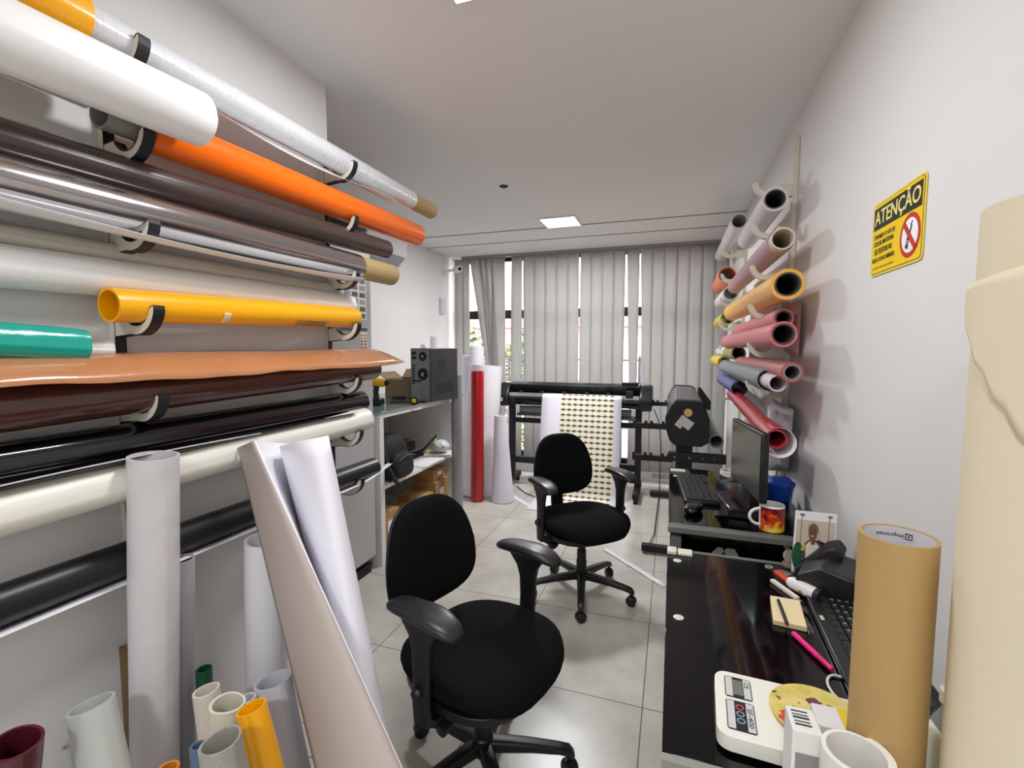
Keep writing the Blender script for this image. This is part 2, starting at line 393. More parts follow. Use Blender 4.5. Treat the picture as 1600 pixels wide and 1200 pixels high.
bracket('roll_bracket', 'cream comb shaped roll bracket with black edges at the end of the left wall', XL, 1, 1.57, 1.592, LEV, mdf_white, edge_black, 2.2, .60)
b = B(); box(b, (XL, 1.585, 2.18), (XL + .003, 1.605, 2.215)); tag(obj('wall_clip', b, M('brown_clip', (92, 82, 62), .6)), 'small dull brown clip on the edge of the left wall', 'clip')

GL = 'vinyl rolls lying on the hooks of the left wall rack'
YN = .12
def hroll(name, label, x0, z0, x1, z1, yend, r, mat, y0=YN, **k):
    return roll(name, label, (x0, y0, z0), (x1, yend, z1), r, mat, group=None, **k)
silver_m = M('holographic_film', (226, 228, 232), .3, metal=.1, bump=.5, bs=38, coat=.3, stretch=(.3, 2.2, .3))
orange_m = M('orange_vinyl', (255, 112, 0), .28, coat=.25)
brown_m = M('brown_vinyl', (72, 58, 54), .25, coat=.2)
chrome_m = M('mirror_film', (190, 184, 184), .13, metal=.95)
wvin = M('white_vinyl', (247, 246, 245), .4, coat=.1)
yel_m = M('yellow_vinyl', (255, 178, 0), .3, coat=.3)
teal_m = M('teal_vinyl', (0, 168, 152), .22, coat=.5, bump=.5, bs=14)
dbrown_m = M('dark_brown_vinyl', (78, 38, 30), .2, coat=.4)
tan_m = M('tan_vinyl', (190, 128, 86), .22, coat=.4, var=.15, vs=5, bump=.25, bs=8)
blackv = M('black_gloss_vinyl', (12, 11, 15), .12, coat=.5)
blackmat = M('black_satin_vinyl', (22, 22, 25), .38)
r = roll('film_roll', 'silvery ribbed film roll on the topmost hooks of the left rack', (-1.235, YN, 2.105), (-1.222, 2.06, 2.118), .042, silver_m, core=kraft, cr=.0385, e1=.21, wob=.01)
y_ = obj('yellow_sleeve', roll_bm((-1.235, YN, 2.105), (-1.2345, .715, 2.107), .058, .044, wob=.01), yel_m, r, label='glossy yellow vinyl wound over the near end of the roll')
# loose edge of the ribbed film hanging below it
b = B(); rows = []
for i in range(25):
    t = i / 24; y = .86 + t * 1.05; sag = math.sin(math.pi * min(1, t * 1.2)) * .035
    rows.append([(-1.235 + .0, y, 2.064), (-1.205, y, 2.055 - sag * .5), (-1.185, y, 2.058 - sag)])
fl = obj('loose_edge', b if not sheet(b, rows) else b, M('film_back', (226, 222, 220), .3), r, recalc=False, label='slack white lower edge of the film'); solid(fl, .001)
roll('vinyl_roll', 'bright orange vinyl roll on the second hooks of the left rack', (-1.238, .846, 1.934), (-1.225, 2.12, 1.962), .0505, orange_m, core=M('grey_core', (150, 146, 140), .7), cr=.036, e1=-.002, e0=.095, wob=.004, seam=2.0)
roll('vinyl_roll', 'cream roll tucked behind the large white roll at upper left', (-1.262, YN, 1.975), (-1.262, .74, 1.972), .032, cream, ri=.026, seed=99)
roll('paper_roll', 'large glossy white roll resting on the orange roll at upper left', (-1.118, YN, 1.925), (-1.118, .895, 1.962), .062, wvin, ri=.054, wob=.02, seed=4)
roll('vinyl_roll', 'chocolate brown vinyl roll below the orange roll', (-1.245, YN, 1.790), (-1.235, 1.865, 1.845), .0395, brown_m, ri=.03, wob=.004)
r = roll('film_roll', 'mirror silver film roll with a bare cardboard end under the brown roll', (-1.222, YN, 1.712), (-1.222, 1.635, 1.73), .0495, chrome_m, core=kraft, cr=.046, e1=.25, wob=.006)
b = B(); rows = []
for i in range(25):
    t = i / 24; y = .3 + t * 1.3; k = math.sin(math.pi * min(1, max(0, (t - .1) * 1.1)))
    rows.append([(-1.235, y, 1.664), (-1.185, y, 1.663 - .012 * k), (-1.152, y, 1.672 + .004 - .02 * k)])
sheet(b, rows); fl = obj('loose_edge', b, M('film_back_white', (236, 238, 240), .2), r, recalc=False, label='slack white edge of the mirror film'); solid(fl, .001)
roll('vinyl_roll', 'thin matte cream roll lying behind the white roll on the fourth hooks', (-1.300, YN, 1.630), (-1.300, 1.60, 1.638), .022, M('matte_cream', (206, 200, 186), .6), ri=.018, seed=5)
roll('vinyl_roll', 'white vinyl roll just above the yellow roll on the left rack', (-1.286, YN, 1.560), (-1.284, 1.66, 1.580), .0435, wvin, ri=.036, wob=.004, seed=6)
r = roll('vinyl_roll', 'golden yellow vinyl roll with an open near end on the fourth hooks', (-1.226, .737, 1.498), (-1.228, 1.62, 1.524), .0385, yel_m, ri=.034, wob=.01, seam=2.6, seed=3)
d, u, v = basis(V((0, 1, 0)))
tb = B()
rows = [[V((-1.226, y, 1.506)) + V((math.cos(a), 0, math.sin(a))) * .0412 for a in [math.radians(-60 + 50 * k / 6) for k in range(7)]] for y in (1.0, 1.022)]
sheet(tb, rows); solid(obj('tape', tb, M('tape_cream', (232, 214, 170), .5), r, recalc=False), .0006)
tb = B(); rows = [[V((-1.227, y, 1.515)) + V((math.cos(a), 0, math.sin(a))) * .0412 for a in [math.radians(-62 + 40 * k / 6) for k in range(7)]] for y in (1.28, 1.42)]
sheet(tb, rows); solid(obj('tape', tb, M('tape_tan', (176, 122, 44), .5), r, recalc=False, label='brownish tape patch'), .0006)
roll('vinyl_roll', 'crinkled turquoise vinyl roll at the left edge behind the tan sheet', (-1.245, YN, 1.445), (-1.245, .69, 1.404), .036, teal_m, ri=.028, wob=.06, seed=9)
roll('vinyl_roll', 'small white roll end poking out beyond the turquoise roll', (-1.262, .45, 1.405), (-1.262, .755, 1.398), .02, wvin, ri=.015)
r = roll('vinyl_roll', 'glossy dark brown roll with a tan sheet spread on top of it', (-1.235, YN, 1.274), (-1.225, 1.735, 1.316), .047, dbrown_m, ri=.038, wob=.03, seed=12)
b = B(); rows = []
NB = 40
for i in range(NB + 1):
    t = i / NB; y = .12 + 1.60 * t
    pb = V((-1.285, y, 1.388 + .008 * t + .003 * math.sin(9 * t))); yf = y + (.17 * max(0, (t - .8) / .2))
    zf = 1.326 + .0 * t + .0015 * math.sin(50 * t) + .001 * math.sin(31 * t)
    if t > .9: zf += (t - .9) * .15
    pf = V((-1.140 - .02 * t, yf, zf))
    row = []
    for j in range(7):
        q = j / 6; p = pb.lerp(pf, q); p.z += .018 * math.sin(math.pi * q) + .003 * math.sin(14 * t + 4 * q); row.append(p)
    rows.append(row)
sheet(b, rows); fl = obj('tan_sheet', b, tan_m, r, recalc=False, label='glossy tan film sheet with frayed front edge'); solid(fl, .0015)
r = roll('vinyl_roll', 'glossy black vinyl roll on the sixth hooks of the left rack', (-1.274, YN, 1.166), (-1.264, 1.70, 1.174), .0455, blackv, ri=.038, wob=.02, seed=14)
b = B(); rows = []
for i in range(31):
    t = i / 30; y = .12 + 1.45 * t; k = math.sin(math.pi * t)
    rows.append([(-1.240, y, 1.146 + .008 * t), (-1.205, y, 1.126 + .010 * t + .004 * math.sin(8 * t)), (-1.182, y, 1.124 + .022 * t + .012 * k)])
sheet(b, rows); fl = obj('loose_edge', b, blackv, r, recalc=False); solid(fl, .0015)
b = B(); rows = []
for i in range(31):
    t = i / 30; y = .12 + .98 * t
    rows.append([(-1.1815, y, 1.1240 + .016 * t + .012 * math.sin(math.pi * t)), (-1.178, y, 1.1275 + .016 * t + .012 * math.sin(math.pi * t))])
sheet(b, rows); solid(obj('backing_paper', b, white_paper, r, recalc=False, label='thin white backing paper edge'), .001)
roll('vinyl_roll', 'cream white vinyl roll below the glossy black roll', (-1.224, YN, 1.074), (-1.224, 1.672, 1.104), .0455, cream, ri=.037, wob=.03, seed=15)
r = roll('vinyl_roll', 'satin black vinyl roll on the lowest hooks of the left rack', (-1.232, YN, .905), (-1.232, 1.735, .882), .0395, blackmat, core=M('dark_core', (50, 48, 46), .7), cr=.034, e1=-.004)
b = B(); rows = []
for i in range(31):
    t = i / 30; y = .12 + 1.72 * t; z = .858 - .016 * t + (.03 * max(0, (t - .85) / .15))
    rows.append([(-1.225, y, z + .003), (-1.205, y, z), (-1.180 - .02 * max(0, (t - .9) / .1), y, z + .004)])
sheet(b, rows); solid(obj('backing_paper', b, white_paper, r, recalc=False, label='white backing paper edge peeping out below'), .001)
# ------------------------------------------------------------------ rolls standing on the floor at left
def stand(name, label, pt, yt, px_b, yb, r, mat, cat='roll', r1=None, **k):
    """standing roll: its top centre at pixel pt and depth yt; it meets the floor line seen at the frame bottom px_b at depth yb"""
    T = on_y(pt[0], pt[1], yt); Q = on_y(px_b, 1200, yt); d = (Q - T).normalized() if 1200 - pt[1] > 30 else V((0, 0, -1)); Bt = T + d * ((T.z - .006) / -d.z)
    k['ri'] = r - .0045
    return roll(name, label, T, Bt, r, mat, cat=cat, r1=r1, **k)
pearl = M('pearl_paper', (212, 207, 210), .42, bump=.8, bs=9)
stand('paper_roll', 'tall off-white paper roll standing upright in front of the lower black roll', (240, 712), .76, 243, .765, .050, pearl, ri=.044, wob=.02, seed=21)
stand('vinyl_roll', 'narrow lavender grey roll standing just right of the tall off-white roll', (281, 873), .845, 285, .84, .032, M('lavender_vinyl', (176, 172, 180), .35), ri=.026, wob=.03, seed=22)
stand('vinyl_roll', 'wide pale grey open tube standing at lower left', (142, 1100), .60, 165, .57, .0385, M('pale_grey_film', (188, 190, 186), .4), ri=.036, wob=.05, seed=23)
stand('vinyl_roll', 'burgundy vinyl roll standing in the lower left corner', (25, 1160), .47, 22, .46, .036, M('burgundy_vinyl', (84, 26, 42), .3, coat=.3), ri=.026, wob=.04, seed=24)
stand('vinyl_roll', 'olive brown roll standing behind the tall off-white roll', (199, 1003), .80, 212, .82, .022, M('olive_brown', (112, 88, 58), .5), ri=.018, seed=25)
stand('vinyl_roll', 'dark green roll standing behind the cream rolls', (319, 1045), .86, 325, .84, .018, M('green_vinyl', (18, 74, 46), .35), ri=.013, wob=.04, seed=26)
stand('paper_roll', 'beige paper roll standing in front of the dark green roll', (322, 1078), .78, 340, .75, .028, M('beige_paper', (214, 204, 192), .6), ri=.023, wob=.05, seed=27)
stand('paper_roll', 'loosely wound cream sheet standing left of the yellow roll', (356, 1098), .74, 352, .72, .034, M('cream_paper', (218, 212, 196), .6), ri=.031, wob=.12, seed=28)
stand('vinyl_roll', 'speckled grey vinyl roll with a ragged oval opening at the bottom', (345, 1157), .62, 352, .63, .0375, M('speckled_grey', (158, 154, 146), .7, var=.25, vs=160), ri=.033, wob=.1, seed=29)
stand('vinyl_roll', 'yellow orange vinyl roll standing beside the speckled grey roll', (393, 1105), .74, 418, .70, .030, yel_m, ri=.027, wob=.03, seed=30)
stand('paper_roll', 'white card roll standing behind the yellow orange roll', (383, 1092), .80, 405, .78, .024, white_paper, ri=.021, seed=31)
stand('vinyl_roll', 'lavender white open tube standing between yellow roll and leaning scroll', (427, 1062), .86, 455, .74, .041, M('lavender_white', (206, 204, 214), .45), ri=.038, wob=.03, seed=32)
stand('vinyl_roll', 'small orange roll end at the very bottom beside the tall roll', (263, 1200), .62, 262, .61, .019, M('dull_orange', (206, 130, 40), .4), ri=.014, seed=33)
stand('vinyl_roll', 'slim blue grey roll standing left of the speckled roll', (309, 1165), .64, 312, .655, .014, M('blue_grey', (84, 104, 130), .4), ri=.01, seed=34)
stand('vinyl_roll', 'crumpled plastic film roll behind the pale grey tube', (110, 1162), .66, 116, .64, .018, M('clear_film', (176, 176, 172), .3), ri=.014, wob=.2, seed=35)
stand('paper_roll', 'wide white roll with a dark opening just under the lowest black roll', (417, 842), 1.03, 419, 1.03, .058, white_paper, wob=.03, seed=36)
# leaning white scroll: an open sheet whose left flap is its back, with shadow put into the colour
sc = thing('paper_scroll', 'big loosely rolled white paper scroll leaning towards the near chair', 'scroll', on_y(560, 1200, .9) * V((1, 1, 0)) if False else (-.62, .82, 0))
def ext(T, Q, z=.004): d = (Q - T); return T + d * ((T.z - z) / -d.z)
Tpts = [(371, 700, 1.02), (384, 694, .985), (397, 689, .96), (412, 690, 1.03), (436, 692, 1.10), (452, 694, 1.13), (446, 697, 1.08), (437, 697, 1.035), (468, 689, .99), (497, 684, 1.0), (513, 680, 1.05), (503, 684, 1.12), (478, 688, 1.15)]
Bpts = [(492, 1200, .80), (545, 1200, .755), (627, 1200, .78), (602, 1190, .86), (580, 1190, .93), (585, 1190, .96), (572, 1190, .94), (563, 1190, .90), (575, 1190, .87), (598, 1190, .88), (614, 1180, .93), (602, 1175, .98), (582, 1175, 1.0)]
def cr(pts, n):
    out = []
    for i in range(len(pts) - 1):
        p0 = pts[max(i - 1, 0)]; p1 = pts[i]; p2 = pts[i + 1]; p3 = pts[min(i + 2, len(pts) - 1)]
        for k in range(n):
            t = k / n; out.append(.5 * ((2 * p1) + (p2 - p0) * t + (2 * p0 - 5 * p1 + 4 * p2 - p3) * t * t + (3 * p1 - p0 - 3 * p2 + p3) * t ** 3))
    out.append(pts[-1]); return out
TT = cr([on_y(*p) for p in Tpts], 5); QQ = cr([on_y(*p) for p in Bpts], 5)
def lofted(sel):
    b = B(); rows = []
    for i in range(25):
        t = i / 24; rows.append([a.lerp(ext(a, c), t) for a, c in sel])
    sheet(b, rows); return b
pairs = list(zip(TT, QQ)); cut = 5 * 2
solid(obj('flap', lofted(pairs[:cut + 1]), M('scroll_shaded_back', (184, 171, 164), .65), sc, recalc=False, ang=70, label='back side of the paper, coloured grey as in shadow'), .001)
solid(obj('wound_sheet', lofted(pairs[cut:]), M('scroll_white', (240, 238, 246), .5), sc, recalc=False, ang=70), .001)

# ------------------------------------------------------------------ office chairs
def cushion(outline, zc, th, dome=.35, rings=7, bend=None):
    """outline: closed list of (x, y); returns bmesh of a padded slab"""
    b = B(); n = len(outline); cx = sum(p[0] for p in outline) / n; cy = sum(p[1] for p in outline) / n
    levels = []
    prof = [(0.0, 1), (.35, .99), (.62, .94), (.82, .82), (.93, .62), (.985, .35), (1, 0), (.985, -.35), (.93, -.62), (.82, -.78), (.5, -.86), (0.0, -.88)]
    for s, h in prof:
        z = th / 2 * h
        if s == 0: levels.append([b.verts.new((cx, cy, zc + z))])
        else: levels.append([b.verts.new((cx + (x - cx) * s, cy + (y - cy) * s, zc + z)) for x, y in outline])
    for a, c in zip(levels, levels[1:]):
        for k in range(n):
            k2 = (k + 1) % n
            if len(a) == 1: face(b, (a[0], c[k2], c[k]))
            elif len(c) == 1: face(b, (a[k], a[k2], c[0]))
            else: face(b, (a[k], a[k2], c[k2], c[k]))
    if bend:
        for v in b.verts: v.co = bend(v.co.copy())
    return b
def supere(a, bb, e, n=40, f=None):
    pts = []
    for k in range(n):
        t = 2 * math.pi * k / n; c, s = math.cos(t), math.sin(t)
        x = a * math.copysign(abs(c) ** (2 / e), c); y = bb * math.copysign(abs(s) ** (2 / e), s)
        if f: x, y = f(x, y)
        pts.append((x, y))
    return pts
def office_chair(label, loc, rz, base_rot, arm_z=.665):
    t = thing('office_chair', label, 'chair', loc, rz)
    so = supere(.237, .247, 2.9, f=lambda x, y: (x, y * (1 - .10 * max(0, -x) / .225) * (1 - .03 * x)))
    def sb(c):
        c.z += .012 * (abs(c.y) / .235) ** 2 - .03 * max(0, (c.x - .1) / .12) ** 2; return c
    obj('seat', cushion(so, .435, .085, bend=sb), black_fabric, t, local=True, ang=60)
    so2 = [(x * .93, y * .93) for x, y in so]
    u_ = B(); prism(u_, so2, .375, .40, 'xy'); obj('seat_shell', u_, black_plastic, t, local=True, bevel=.008)
    # backrest: outline in (height, width)
    bo = supere(.185, .210, 3.1, n=44, f=lambda x, y: (x, y * (1 - .13 * (x + .185) / .37 - .12 * max(0, x) / .185)))
    def bb(c):
        h, wdt, d = c.x, c.y, c.z
        px = -.235 - .10 * (h + .18) * .9 + .045 * (wdt / .2) ** 2 - .012 * math.cos(h * 9) * 0 + d
        return V((px, wdt, .70 + h))
    obj('backrest', cushion(bo, 0, .062, bend=bb), black_fabric, t, local=True, ang=60)
    def bb2(c): v = bb(c); return v + V((-.026, 0, 0))
    obj('back_shell', cushion([(x * .96, y * .96) for x, y in bo], 0, .03, bend=bb2), black_plastic, t, local=True, ang=60)
    s = B()
    rows = [(-.05, .372), (-.18, .365), (-.255, .38), (-.285, .44), (-.292, .54), (-.30, .66)]
    for i in range(len(rows) - 1):
        (x0, z0), (x1, z1) = rows[i], rows[i + 1]; d = V((x1 - x0, 0, z1 - z0)).normalized(); nn = V((-d.z, 0, d.x)) * .009
        v = []
        for (x, z) in ((x0, z0), (x1, z1)):
            for sy in (-.038, .038):
                for q in (-1, 1): v.append(s.verts.new(V((x, sy, z)) + nn * q))
        for f in ((0, 1, 3, 2), (4, 6, 7, 5), (0, 4, 5, 1), (2, 3, 7, 6), (1, 5, 7, 3), (0, 2, 6, 4)): face(s, [v[k] for k in f])
    obj('back_support', s, black_plastic, t, local=True)
    for sy in (-1, 1):
        a = B(); Y = .262 * sy
        # upright post: flat, flaring into the pad
        secs = [(.0, .36, .030), (-.005, .42, .030), (.0, .50, .031), (.0, .57, .034), (-.002, .61, .045), (-.005, arm_z - .012, .078)]
        rg = []
        for cx, z, hw in secs:
            rg.append([a.verts.new((cx + p[0] - .0, Y + p[1], z)) for p in rrect(hw * 2, .028, .012, 3)])
        for p, q in zip(rg, rg[1:]):
            for k in range(len(p)): face(a, (p[k], p[(k + 1) % len(p)], q[(k + 1) % len(p)], q[k]))
        face(a, rg[0][::-1]); face(a, rg[-1])
        prism(a, [(Y, .36), (Y - sy * .02, .345), (0, .36), (0, .378), (Y - sy * .02, .365), (Y, .385)], -.03, .03, 'yz')
        post = obj('armrest', a, black_plastic, t, local=True, ang=50)
        po = supere(.135, .042, 2.8, n=36)
        def ab(c, Y=Y, sy=sy):
            x = c.x; c.x = x + .0; c.y = c.y * (1 + .15 * (x > 0)) + Y - sy * .004; c.z = c.z + arm_z + .012 - 1.9 * max(0, x - .02) ** 2 - 1.1 * max(0, -x - .03) ** 2; return c
        obj('arm_pad', cushion(po, 0, .034, bend=ab), M('arm_rubber', (28, 28, 31), .38), post, local=True, ang=60)
        k = B(); lathe(k, [(0, 0), (.018, 0), (.018, .012), (.012, .02), (0, .02)], (0, Y + sy * .013, .46), 16, axis=(0, sy, 0)); obj('height_button', k, black_plastic, post, local=True)
    g = B(); lathe(g, [(.0, .085), (.034, .085), (.034, .14), (.029, .145), (.029, .20), (.026, .205), (.026, .26), (.022, .265), (.022, .335), (.05, .345), (.05, .375), (0, .375)], n=24); obj('gas_lift', g, black_plastic, t, local=True)
    mch = B(); box(mch, (-.12, -.06, .335), (.09, .06, .376)); obj('tilt_mechanism', mch, black_plastic, t, local=True, bevel=.008)
    lv = B(); tube(lv, [(.02, -.05, .35), (.03, -.14, .345), (.035, -.19, .335)], .006, 8); lathe(lv, [(0, 0), (.013, 0), (.02, .02), (.018, .05), (0, .055)], (.033, -.18, .336), 12, axis=(0.02, -1, -.15)); obj('lever', lv, black_plastic, t, local=True)
    for k in range(5):
        a = math.radians(base_rot + 72 * k) - rz; ca, sa = math.cos(a), math.sin(a); L_ = B()
        rg = []
        for rr, z, hw, hh in ((.0, .115, .026, .022), (.06, .112, .024, .021), (.16, .104, .021, .016), (.25, .092, .019, .013), (.285, .083, .018, .014), (.30, .072, .012, .008)):
            rg.append([L_.verts.new((ca * rr - sa * q, sa * rr + ca * q, z + w_)) for q, w_ in rrect(hw * 2, hh * 2, min(hw, hh) * .6, 3)])
        for p, q in zip(rg, rg[1:]):
            for j in range(len(p)): face(L_, (p[j], p[(j + 1) % len(p)], q[(j + 1) % len(p)], q[j]))
        face(L_, rg[0][::-1]); face(L_, rg[-1])
        leg = obj('leg', L_, black_plastic, t, local=True, ang=50)
        c = B(); ax = V((-sa, ca, 0)); ctr = V((ca * .285, sa * .285, .026)); tw = 0.5 + k
        ax = V((math.cos(tw + a), math.sin(tw + a), 0))
        for s_ in (-1, 1): lathe(c, [(0, 0), (.023, 0), (.026, .004), (.026, .013), (.02, .018), (0, .018)], ctr + ax * (.004 * s_), 20, axis=ax * s_)
        tube(c, [ctr + V((0, 0, .01)), ctr + V((0, 0, .06))], .009, 10)
        hood = [ctr + (ax.cross(V((0, 0, 1)))) * (.028 * math.cos(q)) + V((0, 0, .028 * math.sin(q))) for q in [math.pi * j / 8 for j in range(9)]]
        rows = [[p + ax * sx for p in hood] for sx in (-.012, .012)]
        sheet(c, rows); obj('castor', c, black_plastic, leg, local=True)
    return t
office_chair('near black fabric office chair with armrests turned towards the desk', (-.555, 1.345, 0), math.radians(-17), 20)
office_chair('far black fabric office chair standing in front of the cutting plotter', (-.462, 2.60, 0), math.radians(-47), -80, arm_z=.665)

# ------------------------------------------------------------------ grey refrigerator with colour charts
FX = -1.73
fg = thing('refrigerator', 'tall pale grey fridge side standing behind the end of the left rack', 'refrigerator', (-2.06, 2.05, 0))
obj('body', bxo((-2.4, 1.70, .06), (FX - .05, 2.445, 1.98)), M('fridge_grey', (172, 172, 172), .4), fg, bevel=.008)
obj('door', bxo((FX - .048, 1.70, .10), (FX, 2.455, 1.98)), M('fridge_door_grey', (178, 178, 179), .35), fg, bevel=.012)
obj('base', bxo((-2.38, 1.72, .0), (FX - .03, 2.44, .06)), matte_black, fg)
mw = thing('microwave', 'glossy black microwave on top of the fridge behind the ribbed roll', 'microwave', (-1.95, 2.2, 1.98))
obj('body', bxo((-2.3, 2.0, 1.982), (FX - .045, 2.46, 2.225)), gloss_black, mw, bevel=.02)
obj('door', bxo((FX - .043, 2.0, 1.99), (FX - .02, 2.46, 2.22)), black_glass, mw, bevel=.008)
def chart(label, y0, z0, y1, z1, cols, rows, pal, title=None):
    r = thing('colour_chart', label, 'colour chart', (FX + .001, (y0 + y1) / 2, z0))
    obj('card', bxo((FX + .0005, y0, z0), (FX + .002, y1, z1)), white_paper, r)
    b = B(); ms = [M('swatch_%s' % (''.join(c)), col, .5) for c, col in pal]; w_, h_ = (y1 - y0) / cols, (z1 - z0) / rows
    for i in range(cols):
        for j in range(rows):
            box(b, (FX + .002, y0 + (i + .14) * w_, z0 + (j + .16) * h_), (FX + .0028, y0 + (i + .86) * w_, z0 + (j + .84) * h_), random.randrange(len(ms)) if cols > 2 else (j * len(ms)) // rows)
    obj('swatches', b, ms, r)
pal = [('olive', (96, 88, 50)), ('moss', (60, 110, 60)), ('taupe', (120, 108, 94)), ('sand', (190, 170, 130)), ('forest', (30, 70, 44)), ('bronze', (110, 84, 50)), ('mist', (160, 156, 146)), ('umber', (74, 56, 40))]
p = on_x(572, 500, FX); chart('card of green and earthy colour swatches on the fridge door', 2.05, on_x(572, 500, FX).z, p.y, on_x(572, 404, FX).z, 5, 9, pal)
p = on_x(562, 512, FX); q = on_x(573, 545, FX); chart('small card of brown colour swatches below the larger one', p.y, q.z, q.y, p.z, 2, 7, [('rust', (150, 84, 54)), ('copper', (190, 130, 90)), ('pale', (220, 190, 160))])
p = on_x(556, 502, FX); b = bxo((FX + .0005, p.y - .15, 1.50), (FX + .003, on_x(573, 502, FX).y, 1.52)); tag(obj('magnet_strip', b, M('dark_blue_grey', (66, 72, 84), .5)), 'dark magnetic strip between the two colour cards', 'magnet')

# ------------------------------------------------------------------ white shelf unit with glass top
SX = -1.735
su = thing('shelf_unit', 'white open shelf unit along the left recess with a glass top', 'shelf', (-2.1, 3.15, 0))
obj('side_panel', bxo((XB + .01, 2.52, 0), (SX, 2.565, .955)), melamine, su, bevel=.002)
obj('side_panel', bxo((XB + .01, 3.70, 0), (SX, 3.74, .955)), melamine, su, bevel=.002)
obj('top_panel', bxo((XB + .01, 2.52, .957), (SX, 3.74, .99)), melamine, su, bevel=.002)
obj('shelf_board', bxo((XB + .012, 2.567, .49), (SX - .005, 3.698, .515)), melamine, su, bevel=.002)
obj('shelf_board', bxo((XB + .012, 2.567, .04), (SX - .005, 3.698, .06)), melamine, su, bevel=.002)
obj('back_panel', bxo((XB + .001, 2.52, 0), (XB + .009, 3.74, .99)), M('back_grey', (196, 192, 186), .6), su)
obj('glass_top', bxo((XB + .01, 2.50, .9915), (SX + .012, 3.76, 1.0)), M('green_glass', (120, 140, 138), .05, coat=.5), su, bevel=.001, label='greenish glass slab')
TZ = 1.0015
# computer tower
A = on_z(642, 626, TZ); Bp = on_z(673, 629, TZ)
px0, py0 = -1.93, 2.92
def G(p): return on_z(p[0], p[1], TZ)
A, Bc, Cc = G((642, 627)), G((673, 629)), G((705, 612))
ang = math.atan2((Bc - A).y, (Bc - A).x)
pc = thing('desktop_computer', 'black computer tower with its port side facing out on the glass top', 'computer', tuple(Bc), ang)
PW = (Bc - A).length; PW = min(PW, .2); PD = .36; PH = .40
obj('case', bxo((-PW, .003, .003), (0, PD, PH)), M('pc_black', (34, 34, 40), .4), pc, local=True, bevel=.004)
pm = M('pc_rear_metal', (128, 134, 132), .45, metal=.5)
b = B(); box(b, (-PW + .006, -.001, .008), (-.006, .0025, PH - .006)); rp = obj('rear_panel', b, pm, pc, local=True)
for (cx, cz, r_) in ((-PW * .36, PH - .06, .034), (-PW * .36, PH * .52, .045)):
    b = B(); lathe(b, [(0, 0), (r_, 0), (r_, .004), (r_ * .9, .005), (r_ * .9, .002), (r_ * .35, .002), (r_ * .35, .006), (0, .006)], (cx, -.001, cz), 24, axis=(0, -1, 0)); fo = obj('fan', b, matte_black, rp, local=True)
    b = B(); lathe(b, [(0, 0), (r_ * .3, 0), (r_ * .3, .0012), (0, .0012)], (cx, -.0072, cz), 16, axis=(0, -1, 0)); obj('fan_hub', b, M('hub_grey', (160, 160, 160), .4), rp, local=True)
b = B()
for cz in (PH - .035, PH - .07): box(b, (-PW + .015, -.004, cz - .012), (-PW + .055, -.001, cz + .01))
for k in range(7): box(b, (-PW + .018, -.003, PH * .66 - k * .022), (-PW + .04, -.001, PH * .66 - k * .022 + .013))
box(b, (-PW + .015, -.003, .15), (-PW + .1, -.001, .162))
obj('ports', b, matte_black, rp, local=True)
b = B()
for k in range(5): box(b, (-PW + .015, -.0025, .03 + k * .022), (-PW + .1, -.001, .045 + k * .022))
obj('slot_covers', b, M('slot_metal', (150, 152, 150), .35, metal=.7), rp, local=True)
b = B(); box(b, (.0002, .12, .24), (.0012, .2, .32)); box(b, (.0002, .08, .06), (.0012, .3, .14)); obj('side_vent', b, matte_black, pc, local=True)
# open cardboard box
A = G((602, 621)); cb = thing('cardboard_box', 'open brown cardboard box between the drill and the computer', 'box', (A.x, A.y, TZ))
b = B(); W_, D_, H_ = .28, .26, .15; t_ = .004
for lo, hi in (((0, 0, 0), (W_, D_, t_)), ((0, 0, t_), (W_, t_, H_)), ((0, D_ - t_, t_), (W_, D_, H_)), ((0, t_, t_), (t_, D_ - t_, H_)), ((W_ - t_, t_, t_), (W_, D_ - t_, H_))): box(b, lo, hi)
obj('box_body', b, M('dull_card', (132, 112, 88), .85), cb, local=True)
for nm, lo, hi, rot, piv in (('flap', (0, -.1, 0), (W_, 0, .003), (-.9, 0, 0), (0, 0, H_)), ('flap', (0, 0, 0), (W_, .1, .003), (.75, 0, 0), (0, D_, H_)), ('flap', (-.09, 0, 0), (0, D_, .003), (0, .6, 0), (0, 0, H_))):
    mtx = Matrix.Translation(piv) @ (Matrix.Rotation(rot[0], 4, 'X') @ Matrix.Rotation(rot[1], 4, 'Y')); b = B(); box(b, lo, hi, mat=mtx)
    if nm == 'flap' and rot[0] < 0: b.free(); continue
    obj(nm, b, MATS['dull_card'], cb, local=True)
# cordless drill standing upright beside the fridge
A = G((590, 633)); dr = thing('cordless_drill', 'black and yellow cordless drill standing at the fridge end of the glass top', 'drill', (A.x, A.y, TZ))
obj('battery', bxo((-.05, -.035, 0), (.04, .035, .05)), black_plastic, dr, local=True, bevel=.008)
b = B(); tube(b, [(-.005, 0, .045), (-.012, 0, .09), (-.005, 0, .14)], [.02, .018, .022], 14); obj('handle', b, black_plastic, dr, local=True)
b = B(); tube(b, [(-.06, 0, .16), (-.05, 0, .16), (.05, 0, .16), (.07, 0, .16)], [.022, .032, .03, .022], 18); obj('motor_body', b, M('drill_yellow', (226, 170, 20), .4), dr, local=True)
b = B(); tube(b, [(.07, 0, .16), (.085, 0, .16), (.1, 0, .16)], [.02, .018, .008], 14); obj('chuck', b, matte_black, dr, local=True)
